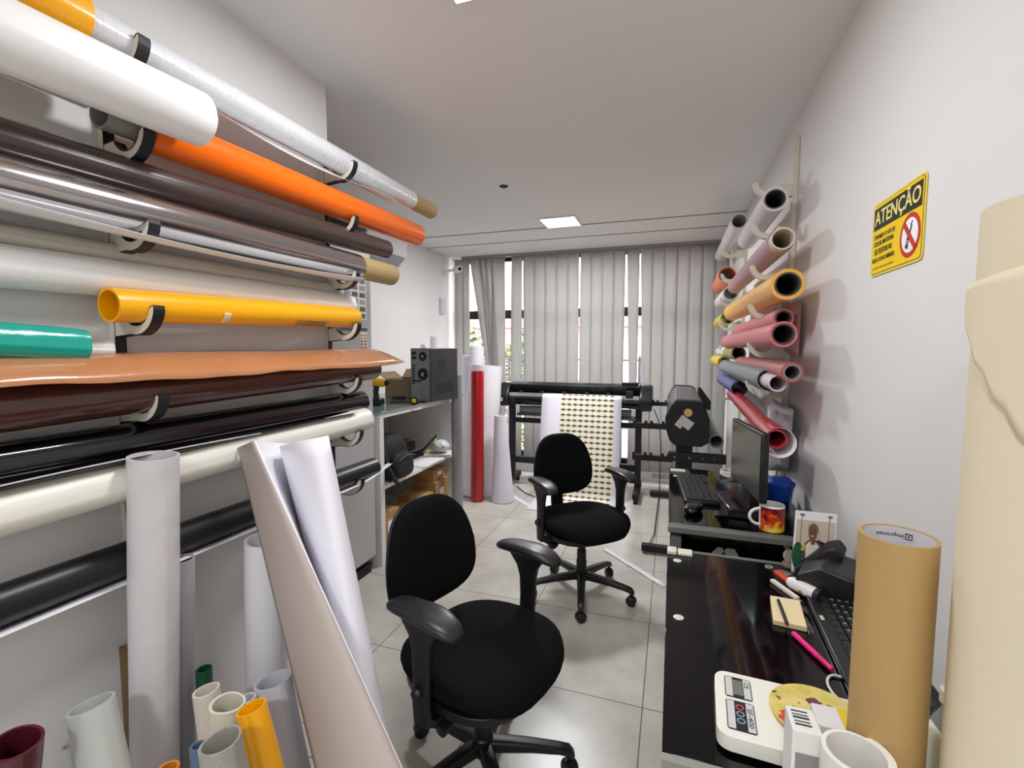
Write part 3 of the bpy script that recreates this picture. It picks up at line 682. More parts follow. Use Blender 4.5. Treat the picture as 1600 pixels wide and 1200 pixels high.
# tape measure, phone, cutter
A = G((649, 632)); tm = thing('tape_measure', 'small yellow and black tape measure at the edge of the glass top', 'tape measure', (A.x, A.y, TZ))
b = B(); prism(b, rrect(.06, .055, .02, cy=.0275), -.017, .017, 'xz'); obj('case', b, matte_black, tm, local=True, bevel=.003)
b = B(); prism(b, rrect(.035, .03, .01, cy=.03), -.0185, .0185, 'xz'); obj('label_plate', b, M('tm_yellow', (230, 200, 50), .4), tm, local=True)
A = G((625, 622)); b = B(); box(b, (A.x - .05, A.y - .045, TZ), (A.x + .05, A.y + .045, TZ + .014)); tag(obj('calculator', b, gloss_black, bevel=.004), 'flat black gadget lying in front of the cardboard box', 'gadget')
b = B(); p, q = G((610, 629)), G((640, 629)); tube(b, [p + V((0, 0, .006)), q + V((0, 0, .006))], .005, 8); tag(obj('pen', b, matte_black), 'thin black pen lying on the glass top', 'pen')

# things on the middle shelf
SZ = .5165
def S(p, z=SZ): return on_z(p[0], p[1], z)
bagb = B(); A = S((625, 752)); 
bp = thing('backpack', 'black backpack slumped on the middle shelf beside the near side panel', 'backpack', (A.x - .08, A.y + .06, SZ))
b = cushion(supere(.15, .16, 2.6, n=30), 0, .22, bend=lambda c: V((c.z * .8 - .02 - .25 * (c.x + .15) * .6, c.y, .152 + c.x)))
obj('bag_body', b, M('bag_nylon', (16, 16, 20), .75, bump=.5, bs=30), bp, local=True, ang=60)
b = cushion(supere(.085, .12, 3, n=26), 0, .07, bend=lambda c: V((c.z + .075 - .15 * (c.x + .1), c.y, .1 + c.x))); obj('front_pocket', b, MATS['bag_nylon'], bp, local=True, ang=60)
b = B(); tube(b, [(.105, -.1, .15), (.1, 0, .17), (.105, .1, .15)], .003, 6); obj('zip', b, grey_metal, bp, local=True)
b = B(); tube(b, [(-.02, -.12, .28), (.05, -.15, .12), (.10, -.14, .02), (.13, -.13, -.0)], [.012, .014, .014, .01], 8); obj('strap', b, matte_black, bp, local=True)
A = S((689, 707)); b = B()
bmesh.ops.create_icosphere(b, subdivisions=4, radius=.075)
rr = random.Random(3)
for v_ in b.verts:
    v_.co *= 1 + .10 * math.sin(v_.co.x * 90) * math.sin(v_.co.y * 95 + 1) * math.sin(v_.co.z * 85 + 2); v_.co.z *= .72; v_.co += V((A.x, A.y, SZ + .056))
tag(obj('bubble_wrap_ball', b, M('clear_plastic_wrap', (206, 208, 208), .25, bump=.6, bs=60), ang=80), 'crumpled ball of clear bubble wrap on the middle shelf', 'bubble wrap')
A = S((676, 722)); b = B(); box(b, (A.x - .2, A.y - .17, SZ), (A.x + .03, A.y + .14, SZ + .004)); tag(obj('paper_sheet', b, white_paper), 'white papers lying flat on the middle shelf', 'paper')
mt_ = Matrix.Translation((-2.2, 3.33, SZ + .004)) @ Matrix.Rotation(.15, 4, 'Z')
b = B(); box(b, (-.16, -.28, 0), (.12, .26, .07), mat=mt_); tag(obj('document_box', b, M('dark_brown_leatherette', (74, 54, 36), .6), bevel=.006), 'dark brown flat case lying at the back of the middle shelf', 'case')
b = B(); box(b, (-.14, -.22, .072), (.1, .2, .10), mat=mt_); tag(obj('folder', b, M('folder_tan', (120, 92, 56), .6), bevel=.003), 'tan folder lying on the dark brown case', 'folder')
st = thing('stapler', 'black and yellow long stapler standing open beside the bubble wrap', 'stapler', (-1.93, 3.42, SZ))
b = B(); tube(b, [(-.06, -.2, .02), (0, 0, .05), (.03, .16, .14)], [.012, .014, .01], 8); obj('arm', b, matte_black, st, local=True)
b = B(); tube(b, [(.0, .06, .0), (.04, .1, .05), (.03, .15, .11), (-.01, .13, .14)], .009, 8); obj('spring_arm', b, M('stapler_yellow', (220, 190, 60), .5), st, local=True)
b = B(); box(b, (-.09, -.26, 0), (.0, -.0, .03)); obj('base', b, matte_black, st, local=True, bevel=.004)
# boxes on the lower shelf
for k, (x0, y0, w_, d_, h_, z0, lb) in enumerate([(-1.98, 2.60, .2, .2, .24, .06, 'brown carton on the lower shelf right behind the near side panel'), (-1.98, 2.84, .2, .25, .16, .06, 'brown carton, second from the near end of the lower shelf'),
        (-2.0, 3.13, .22, .17, .20, .06, 'brown carton in the middle of the lower shelf'), (-1.98, 3.34, .2, .22, .26, .06, 'taller brown carton near the far end of the lower shelf'), (-2.0, 3.35, .2, .2, .09, .322, 'small brown carton stacked on the taller carton')]):
    r = thing('carton', lb, 'box', (x0 + w_ / 2, y0 + d_ / 2, z0 + .001), 0, 'cartons on the lower shelf')
    obj('box_body', bxo((-w_ / 2, -d_ / 2, 0), (w_ / 2, d_ / 2, h_)), brown_card, r, local=True, bevel=.003)
    b = B(); box(b, (-w_ / 2, -.02, h_ + .0002), (w_ / 2, .02, h_ + .001)); obj('packing_tape', b, M('tape_brown', (190, 156, 106), .3), r, local=True)
    b = B(); box(b, (w_ / 2 + .0002, -.04, h_ * .4), (w_ / 2 + .001, .03, h_ * .75)); obj('shipping_label', b, white_paper, r, local=True)

# ------------------------------------------------------------------ standing rolls by the plotter
def vert_roll(name, label, foot, top_px, r, mat, **k):
    F = on_z(foot[0], foot[1], 0); T = on_y(top_px[0], top_px[1], F.y); return roll(name, label, (T.x, T.y, T.z), (F.x, F.y, .004), r, mat, **k)
roll('vinyl_roll', 'metallic grey vinyl roll standing at the far end of the shelf unit', (-1.665, 3.50, 1.18), (-1.665, 3.50, .004), .045, M('gunmetal_vinyl', (150, 150, 152), .3, metal=.3, bump=.2, bs=9), ri=.04, seed=41)
vert_roll('vinyl_roll', 'red vinyl roll standing upright between the white scrolls', (746, 782), (746, 580), .060, M('red_vinyl', (168, 22, 30), .22, coat=.4, bump=.15, bs=6), ri=.054, seed=42)
roll('paper_roll', 'slim white roll standing against the recess wall behind the computer', (-2.12, 4.72, 1.33), (-2.12, 4.74, .004), .055, M('lav_white', (224, 222, 232), .5), ri=.05, seed=43)
roll('paper_roll', 'tall white roll leaning in the corner beside the blind', (-1.93, 4.55, 1.42), (-1.9, 4.5, .004), .075, MATS['lav_white'], ri=.068, wob=.04, seed=44)
roll('paper_roll', 'short clear plastic roll behind the computer against the wall', (-2.28, 4.3, 1.52), (-2.28, 4.3, .004), .05, MATS['lav_white'], ri=.044, wob=.06, seed=45)
# big white scroll behind the red roll (cone shaped)
roll('paper_scroll', 'wide cone shaped white paper scroll standing behind the red roll', (-1.69, 4.20, 1.24), (-1.77, 4.14, .004), .14, M('scroll_warm_white', (232, 228, 232), .5), cat='scroll', ri=.16, r1=.10, wob=.06, seed=46, step=.02, seam=3.4)
roll('paper_scroll', 'small white paper cone standing in front of the plotter leg', (-1.475, 4.02, .79), (-1.45, 4.02, .004), .050, MATS['lav_white'], cat='scroll', ri=.044, r1=.105, wob=.05, seed=47, step=.01)

# ------------------------------------------------------------------ cutting plotter in front of the blinds
pl = thing('cutting_plotter', 'black cutting plotter on a stand feeding a printed sheet', 'plotter', (-.9, 4.5, 0))
PX0, PX1 = -1.65, -.165; PY0, PY1 = 4.42, 4.68
prof = [(PY0 - .01, .83), (PY0 - .035, .88), (PY0 - .03, .94), (PY0 + .07, 1.045), (PY0 + .1, 1.06), (PY1 - .03, 1.06), (PY1, 1.03), (PY1, .87), (PY1 - .03, .83)]
b = B(); prism(b, [(PY0 + .02, .86), (PY0 + .02, .93), (PY0 + .1, .955), (PY1 - .02, .955), (PY1 - .02, .86)], PX0 + .11, PX1 - .11, 'yz'); obj('platen', b, M('plotter_dark', (30, 30, 33), .4), pl)
b = B(); prism(b, [(PY0 - .0, .85), (PY0 - .012, .88), (PY0 - .008, .915), (PY0 + .019, .928), (PY0 + .019, .85)], PX0 + .11, PX1 - .11, 'yz'); obj('front_fascia', b, gloss_black, pl)
obj('silver_strip', bxo((PX0 + .115, PY0 + .02, .9305), (PX1 - .115, PY0 + .033, .965)), M('strip_silver', (200, 200, 204), .25, metal=.6), pl)
b = B(); prism(b, [(PY0 + .085, 1.0), (PY0 + .06, 1.045), (PY0 + .1, 1.063), (PY1 - .03, 1.063), (PY1, 1.03), (PY1, .96), (PY0 + .12, .96)], PX0 + .11, PX1 - .11, 'yz'); obj('cover', b, black_plastic, pl, bevel=.006)
for x0, x1 in ((PX0, PX0 + .11), (PX1 - .11, PX1)):
    b = B(); prism(b, prof, x0, x1, 'yz'); obj('end_cap', b, M('plotter_cap', (26, 26, 29), .3), pl, bevel=.022, seg=4)
b = B(); tube(b, [(PX0 + .11, PY0 + .045, .948), (PX1 - .11, PY0 + .045, .948)], .011, 12); obj('grit_roller', b, chrome, pl)
for x in (-1.42, -1.2, -.98, -.76, -.56): obj('pinch_roller', bxo((x - .018, PY0 + .028, .945), (x + .018, PY0 + .10, .985)), black_plastic, pl, bevel=.004)
b = B(); box(b, (-.40, PY0 + .018, .94), (-.33, PY0 + .09, 1.01)); obj('cutting_head', b, matte_black, pl, bevel=.006)
b = B(); prism(b, rrect(.15, .11, .02, cx=-.47 + .1, cy=PY0 + .14), 1.064, 1.082, 'xy'); cp = obj('control_panel', b, matte_black, pl, bevel=.003)
b = B()
for k in range(5): box(b, (-.425 + k * .02, PY0 + .10, 1.0825), (-.413 + k * .02, PY0 + .112, 1.085))
box(b, (-.41, PY0 + .13, 1.0825), (-.34, PY0 + .16, 1.084)); obj('panel_keys', b, M('key_grey', (150, 155, 160), .4), cp)
b = B(); box(b, (PX0 + .03, PY0 - .038, .88), (PX0 + .065, PY0 - .0345, .915)); obj('spec_label', b, M('label_stripes', (220, 190, 190), .5), pl)
for x in (-1.535, -.285):
    b = B(); box(b, (x - .028, PY0 + .09, .10), (x + .028, PY0 + .15, .845)); lg = obj('stand_leg', b, matte_black, pl, bevel=.004)
    b = B(); box(b, (x - .028, PY0 - .14, .05), (x + .028, PY0 + .34, .098)); box(b, (x - .018, PY0 - .13, .0), (x + .018, PY0 - .09, .05)); box(b, (x - .018, PY0 + .28, .0), (x + .018, PY0 + .32, .05)); obj('stand_foot', b, matte_black, pl, bevel=.004)
b = B(); box(b, (-1.507, PY0 + .10, .24), (-.313, PY0 + .14, .30)); obj('crossbar', b, matte_black, pl)
b = B(); box(b, (-1.507, PY0 + .10, .655), (-.313, PY0 + .14, .70)); obj('crossbar', b, matte_black, pl)
for y in (PY0 + .18, PY0 + .26):
    b = B(); tube(b, [(-1.5, y, .73), (-.3, y, .73)], .016, 12); obj('roll_holder_bar', b, grey_metal, pl)
roll('vinyl_roll', 'grey backed media roll hanging behind the plotter stand', (-1.48, PY0 + .22, .775), (-.36, PY0 + .22, .775), .042, M('media_grey', (170, 168, 172), .3), ri=.03, seed=50)
# printed sheet
def print_mat():
    mt = bpy.data.materials.new('printed_emblem_sheet'); mt.use_nodes = True; nt = mt.node_tree; N = nt.nodes; L = nt.links; b = N['Principled BSDF']; b.inputs['Roughness'].default_value = .45
    uv = N.new('ShaderNodeUVMap'); sp = N.new('ShaderNodeSeparateXYZ'); L.new(uv.outputs[0], sp.inputs[0])
    def mth(op, a, c=None, d=None):
        n = N.new('ShaderNodeMath'); n.operation = op
        for i, x in enumerate((a, c, d)):
            if x is None: continue
            if isinstance(x, (int, float)): n.inputs[i].default_value = x
            else: L.new(x, n.inputs[i])
        return n.outputs[0]
    px, py = .0565, .050; X = mth('SUBTRACT', sp.outputs[0], .185); Y = sp.outputs[1]
    inx = mth('MULTIPLY', mth('GREATER_THAN', X, 0), mth('LESS_THAN', X, px * 9))
    fx = mth('SUBTRACT', mth('FRACT', mth('DIVIDE', X, px)), .5); fy = mth('SUBTRACT', mth('FRACT', mth('DIVIDE', Y, py)), .5)
    def ell(a, c, oy=0):
        yy = mth('SUBTRACT', fy, oy) if oy else fy
        return mth('MULTIPLY', mth('LESS_THAN', mth('ADD', mth('POWER', mth('DIVIDE', mth('ABSOLUTE', fx), a), 2), mth('POWER', mth('DIVIDE', mth('ABSOLUTE', yy), c), 2)), 1), inx)
    def mix(prev, fac, col):
        n = N.new('ShaderNodeMixRGB'); L.new(fac, n.inputs[0]); n.inputs[2].default_value = lin(col)
        if isinstance(prev, tuple): n.inputs[1].default_value = lin(prev)
        else: L.new(prev, n.inputs[1])
        return n.outputs[0]
    c = mix((240, 236, 246), inx, (242, 236, 228)); c = mix(c, ell(.26, .40), (238, 228, 176)); c = mix(c, ell(.45, .15), (24, 18, 12)); c = mix(c, ell(.22, .27), (128, 108, 40)); c = mix(c, ell(.13, .1, -.02), (90, 80, 40))
    L.new(c, b.inputs['Base Color']); return mt
b = B(); uvl = b.loops.layers.uv.new('UVMap'); path = []
for k in range(8):
    a = math.radians(80 - k * 11); path.append((PY0 + .045 - .066 * math.cos(a), .915 + .052 * math.sin(a)))
z0 = path[-1][1]; y0 = path[-1][0]
for k in range(1, 13): t = k / 12; path.append((y0 - .16 * t, z0 + (.10 - z0) * t))
yy = path[-1][0]
for k in range(1, 9): a = math.radians(90 * k / 8); path.append((yy - .10 * (1 - math.cos(a)), .10 - .096 * math.sin(a)))
yy = path[-1][0]
for k in range(1, 9): path.append((yy - .035 * k, .004 + .0015 * (k % 2)))
x0, x1 = -1.185, -.43; s_ = 0; gr = []; pp = None
for (y, z) in path:
    if pp: s_ += math.hypot(y - pp[0], z - pp[1])
    pp = (y, z); gr.append((s_, [b.verts.new((x0 + (x1 - x0) * j / 6, y, z)) for j in range(7)]))
for (sa, ra), (sb_, rb) in zip(gr, gr[1:]):
    for j in range(6):
        f = face(b, (ra[j], ra[j + 1], rb[j + 1], rb[j]))
        for lp, (uu, vv) in zip(f.loops, ((j, sa), (j + 1, sa), (j + 1, sb_), (j, sb_))): lp[uvl].uv = ((x1 - x0) * uu / 6, vv)
ps = obj('printed_sheet', b, print_mat(), recalc=False, ang=80); solid(ps, .0006); tag(ps, 'long white sheet printed with rows of gold and black emblems hanging from the plotter', 'printed sheet')
# strips of liner on the floor
b = B(); p0, p1 = on_z(945, 858, 0), on_z(1040, 917, 0); p2 = on_z(890, 822, 0)
d = (p1 - p0).normalized(); n_ = V((-d.y, d.x, 0)) * .022
rows = [[p - n_ + V((0, 0, .003 + .002 * (i % 2))), p + n_ + V((0, 0, .003 + .004 * (i % 2)))] for i, p in enumerate([p0.lerp(p1, t / 10) for t in range(11)])]
sheet(b, rows); o = solid(obj('liner_strip', b, white_paper, recalc=False), .001); tag(o, 'white liner strip trailing on the floor from the far chair to the desk', 'paper strip')
b = B(); p0, p1 = on_z(786, 766, 0), on_z(838, 796, 0); d = (p1 - p0).normalized(); n_ = V((-d.y, d.x, 0)) * .035
sheet(b, [[p - n_ + V((0, 0, .003)), p + n_ + V((0, 0, .005))] for p in [p0.lerp(p1, t / 5) for t in range(6)]]); tag(solid(obj('liner_strip', b, M('translucent_liner', (222, 220, 226), .3), recalc=False), .001), 'short clear liner strip on the floor beside the small white cone', 'paper strip')

# ------------------------------------------------------------------ second plotter along the right wall, seen end-on
p2 = thing('wide_plotter', 'black plotter along the right wall with its end cap facing the room', 'plotter', (.12, 3.9, 0))
Y0, Y1 = 3.22, 4.62
body = [(-.005, .80), (-.03, .88), (-.035, .95), (.0, 1.03), (.03, 1.07), (.17, 1.065), (.20, 1.05), (.235, .95), (.235, .80), (.19, .77), (.03, .77)]
b = B(); prism(b, [(x * .96 + .004, .92 + (z - .92) * .97) for x, z in body], Y0 + .09, Y1 - .09, 'xz'); obj('body', b, M('plotter_grey', (66, 68, 72), .3), p2, bevel=.01)
for a_, c_ in ((Y0, Y0 + .09), (Y1 - .09, Y1)):
    b = B(); prism(b, body, a_, c_, 'xz'); obj('end_cap', b, matte_black, p2, bevel=.014, seg=3)
b = B(); lathe(b, [(0, 0), (.026, 0), (.026, .002), (0, .002)], (.105, Y0 - .0005, .99), 24, axis=(0, -1, 0)); obj('round_sticker', b, M('sticker_yellow', (214, 190, 110), .5), p2)
mtx = Matrix.Translation((.09, Y0 - .002, .925)) @ Matrix.Rotation(math.radians(35), 4, 'Y'); b = B(); box(b, (-.045, -.001, -.03), (.045, .001, .03), mat=mtx); box(b, (-.045, -.001, -.052), (.0, .001, -.031), mat=mtx); obj('paper_label', b, M('label_white', (205, 205, 200), .6), p2)
b = B()
for k in range(22): box(b, (.22, Y0 + .1 + k * .055, 1.0), (.245, Y0 + .103 + k * .055, 1.06))
obj('grille', b, matte_black, p2)
for y in (Y0 + .05, Y1 - .07):
    b = B(); box(b, (.05, y, .10), (.14, y + .05, .77)); obj('stand_leg', b, matte_black, p2, bevel=.004)
    b = B(); box(b, (-.17, y, .012), (.30, y + .05, .06)); obj('stand_foot', b, matte_black, p2, bevel=.006)
for z in (.90, .685):
    for y in (Y0 + .01, Y1 - .05):
        b = B(); xs = (-.24, .02); z_ = z - .03
        box(b, (xs[0], y, z_), (xs[1], y + .03, z_ + .035))
        for k in range(7):
            if k not in (1, 4): box(b, (xs[0] + k * .037, y, z_ + .035), (xs[0] + k * .037 + .018, y + .03, z_ + .052))
        obj('roll_arm', b, matte_black, p2)
b = B(); box(b, (-.01, Y0 + .005, .665), (.34, Y0 + .05, .725)); obj('arm_beam', b, matte_black, p2, bevel=.004)
b = B()
for x in (.03, .12, .2, .27): lathe(b, [(0, 0), (.006, 0), (.006, .003), (0, .003)], (x, Y0 + .004, .695), 10, axis=(0, -1, 0))
obj('bolts', b, chrome, p2)
roll('vinyl_roll', 'grey open ended film roll hanging behind the end-on plotter', (.285, 3.30, .80), (.285, 4.5, .80), .045, M('film_grey', (132, 132, 136), .35), ri=.036, seed=55)

# ------------------------------------------------------------------ desks on the right
DZ = .75
def grommet(root, x, y):
    b = B(); lathe(b, [(0, 0), (.012, 0), (.012, .0015), (.007, .003), (0, .003)], (x, y, DZ + .0005), 20); obj('glass_fixing', b, M('fixing_white', (210, 210, 200), .3), root)
nd = thing('near_desk', 'black glass desk in the right foreground', 'desk', (.25, 1.15, 0))
obj('desk_top', bxo((0, .757, DZ - .008), (.495, 1.565, DZ)), black_glass, nd, bevel=.001)
obj('front_edge', bxo((0, .742, DZ - .03), (.495, .757, DZ)), M('edge_grey', (140, 140, 132), .5), nd, label='pale grey edge strip')
obj('frame_rail', bxo((.01, .76, DZ - .05), (.49, .80, DZ - .0085)), grey_metal, nd); obj('frame_rail', bxo((.01, 1.52, DZ - .05), (.49, 1.56, DZ - .0085)), grey_metal, nd)
for x, y in ((.012, .76), (.45, .76), (.012, 1.52), (.45, 1.52)): obj('leg', bxo((x, y, 0), (x + .035, y + .035, DZ - .05)), grey_metal, nd)
for x, y in ((.03, 1.495), (.03, 1.17)): grommet(nd, x, y)
cl = B(); box(cl, (.0, 1.535, DZ + .0005), (.028, 1.575, DZ + .012)); box(cl, (.032, 1.535, DZ + .0005), (.075, 1.575, DZ + .009)); obj('corner_clamp', cl, M('clamp_ivory', (224, 220, 206), .35), nd, bevel=.002, label='ivory metal corner clamp')
fd = thing('far_desk', 'black desk with a grey steel edge below the monitor', 'desk', (.25, 2.3, 0))
obj('desk_top', bxo((.0, 1.83, DZ - .008), (.495, 2.70, DZ)), black_glass, fd, bevel=.001)
obj('steel_beam', bxo((.0, 1.785, DZ - .022), (.495, 1.829, DZ)), M('beam_grey', (112, 114, 108), .45, metal=.3, var=.1, vs=14), fd, bevel=.002)
for x, y in ((.012, 1.78), (.45, 1.78), (.012, 2.62), (.45, 2.62)): obj('leg', bxo((x, y, 0), (x + .035, y + .035, DZ - .036)), grey_metal, fd)
obj('frame_rail', bxo((.01, 2.62, DZ - .05), (.49, 2.66, DZ - .0085)), grey_metal, fd)
bm_ = MATS['beam_grey']
b = B(); v_ = [(.10, 1.62), (.13, 1.62), (.20, 1.785), (.17, 1.785)]; prism(b, v_, DZ - .075, DZ - .055, 'xy'); obj('brace', b, bm_, fd)
b = B(); v_ = [(.185, 1.785), (.225, 1.785), (.245, 1.60), (.205, 1.60)]; prism(b, v_, DZ - .075, DZ - .055, 'xy'); obj('brace', b, bm_, fd)
obj('lower_shelf', bxo((.01, 1.59, DZ - .14), (.49, 2.60, DZ - .12)), black_glass, fd)
obj('back_beam', bxo((.0, 1.567, DZ - .012), (.495, 1.582, DZ + .002)), bm_, fd)
for x, y in ((.03, 2.52),): grommet(fd, x, y)
cl = B(); box(cl, (.005, 2.60, DZ + .0005), (.08, 2.64, DZ + .01)); obj('corner_clamp', cl, MATS['clamp_ivory'], fd, bevel=.002, label='ivory clamp on the far edge')
p = on_z(1205, 860, DZ - .118); b = bxo((p.x - .02, p.y - .02, DZ - .1195), (p.x + .035, p.y + .05, DZ - .06)); tag(obj('power_adapter', b, matte_black, bevel=.006), 'small black adapter on the ledge below the mug', 'adapter')

# far desk: keyboard, mouse, monitor, cable, cup, mug
kb = thing('keyboard', 'black keyboard in front of the monitor on the far desk', 'keyboard', (.12, 2.30, DZ + .001), math.radians(4))
obj('keyboard_body', bxo((-.07, -.22, 0), (.07, .22, .015)), M('kb_black', (22, 22, 24), .4), kb, local=True, bevel=.004)
b = B()
for i in range(5):
    for j in range(15):
        if i == 4 and 4 < j < 10: continue
        box(b, (-.06 + i * .0245, -.21 + j * .028, .0155), (-.06 + i * .0245 + .020, -.21 + j * .028 + .023, .021))
obj('keys', b, M('key_black', (34, 34, 36), .5), kb, local=True)
ms = thing('computer_mouse', 'black mouse on the near corner of the far desk', 'mouse', (.095, 1.975, DZ + .001), math.radians(70))
b = cushion(supere(.055, .032, 2.4, n=30), .0135, .03, bend=lambda c: V((c.x, c.y, max(.001, c.z + .004 * (1 - (c.x / .055) ** 2))))); obj('mouse_body', b, gloss_black, ms, local=True, ang=70)
b = B(); tube(b, [(.03, -.004, .029), (.03, .004, .029)], .006, 10); obj('scroll_wheel', b, M('wheel_grey', (60, 60, 60), .5), ms, local=True)
P0, P1 = V((.305, 1.82, 0)), V((.25, 2.20, 0)); md = (P1 - P0).normalized(); ang = math.atan2(md.y, md.x)
mo = thing('monitor', 'black widescreen monitor seen almost edge-on above the far desk', 'monitor', (P0.x, P0.y, DZ), ang)
L0 = .385
obj('bezel', bxo((0, -.024, .105), (L0, -.0, .355)), black_plastic, mo, local=True, bevel=.004)
obj('screen', bxo((.012, .0002, .118), (L0 - .012, .0015, .343)), M('screen_dark', (34, 32, 31), .18), mo, local=True)
b = B(); tube(b, [(L0 / 2, -.045, .058), (L0 / 2, -.035, .15), (L0 / 2, -.022, .2)], [.022, .018, .018], 12); obj('stand_neck', b, black_plastic, mo, local=True)
obj('stand_base', bxo((L0 / 2 - .12, -.11, .048), (L0 / 2 + .12, .08, .058)), gloss_black, mo, local=True, bevel=.006)
# black box lying in front of the monitor base
b = B(); q = [(1138, 808), (1233, 822), (1236, 785), (1142, 770)]; pts = [on_z(a, c, DZ + .002) for a, c in q]
lo = [b.verts.new((p.x, p.y, DZ + .0015)) for p in pts]; hi = [b.verts.new((p.x, p.y, DZ + .045)) for p in pts]
face(b, lo[::-1]); face(b, hi)
for i in range(4): face(b, (lo[i], lo[(i + 1) % 4], hi[(i + 1) % 4], hi[i]))
dk = obj('router_box', b, gloss_black, bevel=.005); tag(dk, 'flat glossy black box lying behind the mug at the monitor foot', 'box')
b = B(); rc = random.Random(5); pts = []
c0 = on_z(1140, 742, DZ + .01)
for k in range(60):
    a = k * .55; pts.append((c0.x + .035 * math.cos(a) * (1 + .3 * rc.random()), c0.y + .055 * math.sin(a) + .015 * rc.random(), DZ + .008 + .0004 * k))
pts += [(c0.x + .05, c0.y - .15, DZ + .006), (c0.x + .0, c0.y - .19, DZ + .006)]
tube(b, pts, .0035, 6); tag(obj('coiled_cable', b, white_plastic), 'white tangled cable between keyboard and monitor', 'cable')
cu = thing('plastic_cup', 'blue plastic pot with a domed lid behind the mug', 'pot', (.425, 2.13, DZ + .001))
blue = M('blue_plastic', (20, 62, 160), .35)
b = B(); lathe(b, [(0, 0), (.038, 0), (.040, .003), (.052, .105), (.049, .105), (.037, .005), (0, .005)]); obj('pot_body', b, blue, cu, local=True)
b = B(); lathe(b, [(.0535, .098), (.056, .102), (.056, .112), (.050, .115), (.035, .128), (.012, .133), (0, .134)]); obj('lid', b, M('blue_lid', (22, 72, 176), .3), cu, local=True)
mg = thing('mug', 'white mug printed with a fiery red and orange picture', 'mug', (.352, 1.868, DZ + .001), math.radians(0))
b = B(); lathe(b, [(0, 0), (.037, 0), (.041, .004), (.041, .092), (.0395, .095), (.037, .092), (.037, .006), (0, .006)], n=40); obj('mug_body', b, M('ceramic_white', (238, 236, 236), .15), mg, local=True)
def fire_mat():
    mt = bpy.data.materials.new('fiery_print'); mt.use_nodes = True; nt = mt.node_tree; N = nt.nodes; L = nt.links; b = N['Principled BSDF']; b.inputs['Roughness'].default_value = .15
    tc = N.new('ShaderNodeTexCoord'); n = N.new('ShaderNodeTexNoise'); n.inputs['Scale'].default_value = 26; n.inputs['Detail'].default_value = 5; n.inputs['Distortion'].default_value = 1.2; L.new(tc.outputs['Object'], n.inputs[0])
    sp = N.new('ShaderNodeSeparateXYZ'); L.new(tc.outputs['Object'], sp.inputs[0]); ma = N.new('ShaderNodeMath'); ma.operation = 'MULTIPLY_ADD'; ma.inputs[1].default_value = -5; ma.inputs[2].default_value = .19; L.new(sp.outputs[2], ma.inputs[0])
    ad = N.new('ShaderNodeMath'); L.new(n.outputs[0], ad.inputs[0]); L.new(ma.outputs[0], ad.inputs[1])
    cr_ = N.new('ShaderNodeValToRGB'); e = cr_.color_ramp.elements; e[0].position = .28; e[0].color = lin((92, 24, 24)); e[1].position = .72; e[1].color = lin((250, 200, 40))
    x = e.new(.42); x.color = lin((190, 40, 24)); x = e.new(.55); x.color = lin((226, 104, 30)); L.new(ad.outputs[0], cr_.inputs[0]); L.new(cr_.outputs[0], b.inputs['Base Color']); return mt
b = B(); rows = [[V((.0416 * math.cos(a), .0416 * math.sin(a), z)) for a in [math.radians(-158 + 150 * k / 20) for k in range(21)]] for z in (.004, .03, .06, .088)]
sheet(b, rows); wr = obj('printed_wrap', b, fire_mat(), mg, local=True, recalc=False)
b = B()
def mugwarp(a, bb): t = math.radians(-135) + a / .042; return V((.0421 * math.cos(t), .0421 * math.sin(t), .008 + bb))
text_fit(b, 'Turma', (0, 0, 0), (1, 0, 0), (0, 0, 1), .060, .015, warp=mugwarp); obj('lettering', b, M('letter_yellow', (250, 226, 110), .4), wr, local=True, recalc=False)
b = B(); tube(b, [(-.040 - .034 * math.sin(a_), -.012 - .005 * math.sin(a_), .049 + .029 * math.cos(a_)) for a_ in [math.pi * k / 16 for k in range(17)]], .0055, 10); obj('handle', b, MATS['ceramic_white'], mg, local=True)

# printed photo leaning on the wall side
A, Bq = on_z(1236, 893, DZ + .001), on_z(1301, 902, DZ + .001); 
T0 = on_y(1243, 797, A.y + .01); T1 = on_y(1305, 813, Bq.y + .01)
pr = thing('photo_print', 'white bordered photo print of a smiling person standing on the desk', 'photo', tuple(A))
eu = (Bq - A); ev = (T0 - A); en = eu.cross(ev).normalized()
if en.y > 0: en = -en
def onp(u_, v_, h=0): return A + eu * u_ + ev * v_ + en * h
def flat(name, pts, mt, h, par=pr, lab=None):
    b = B(); vs = [b.verts.new(onp(u_, v_, h)) for u_, v_ in pts]; f = b.faces.new(vs)
    ret = bmesh.ops.extrude_face_region(b, geom=[f]); ex_ = [g for g in ret['geom'] if isinstance(g, bmesh.types.BMVert)]; bmesh.ops.translate(b, verts=ex_, vec=en * .0004)
    return obj(name, b, mt, par, label=lab)
def el(cx, cy, rx, ry, n=20, a0=0, a1=360): return [(cx + rx * math.cos(math.radians(a0 + (a1 - a0) * k / n)), cy + ry * math.sin(math.radians(a0 + (a1 - a0) * k / n))) for k in range(n)]
flat('print_card', [(0, 0), (1, 0), (1, 1), (0, 1)], white_paper, 0)
ph = flat('picture', [(.05, .02), (.97, .02), (.97, .86), (.05, .86)], M('photo_wall_beige', (206, 190, 172), .3), .0006)
flat('picture_detail', el(.12, .28, .13, .22), M('photo_green', (24, 88, 56), .4), .0012)
flat('picture_detail', [(.5, .05), (.97, .05), (.97, .45), (.85, .5), (.6, .56), (.45, .5)], M('photo_dark', (30, 30, 36), .4), .0013)
flat('picture_detail', [(.2, .05), (.78, .05), (.76, .3), (.66, .5), (.56, .55), (.38, .55), (.26, .48)], M('photo_jacket', (96, 64, 88), .4), .0016)
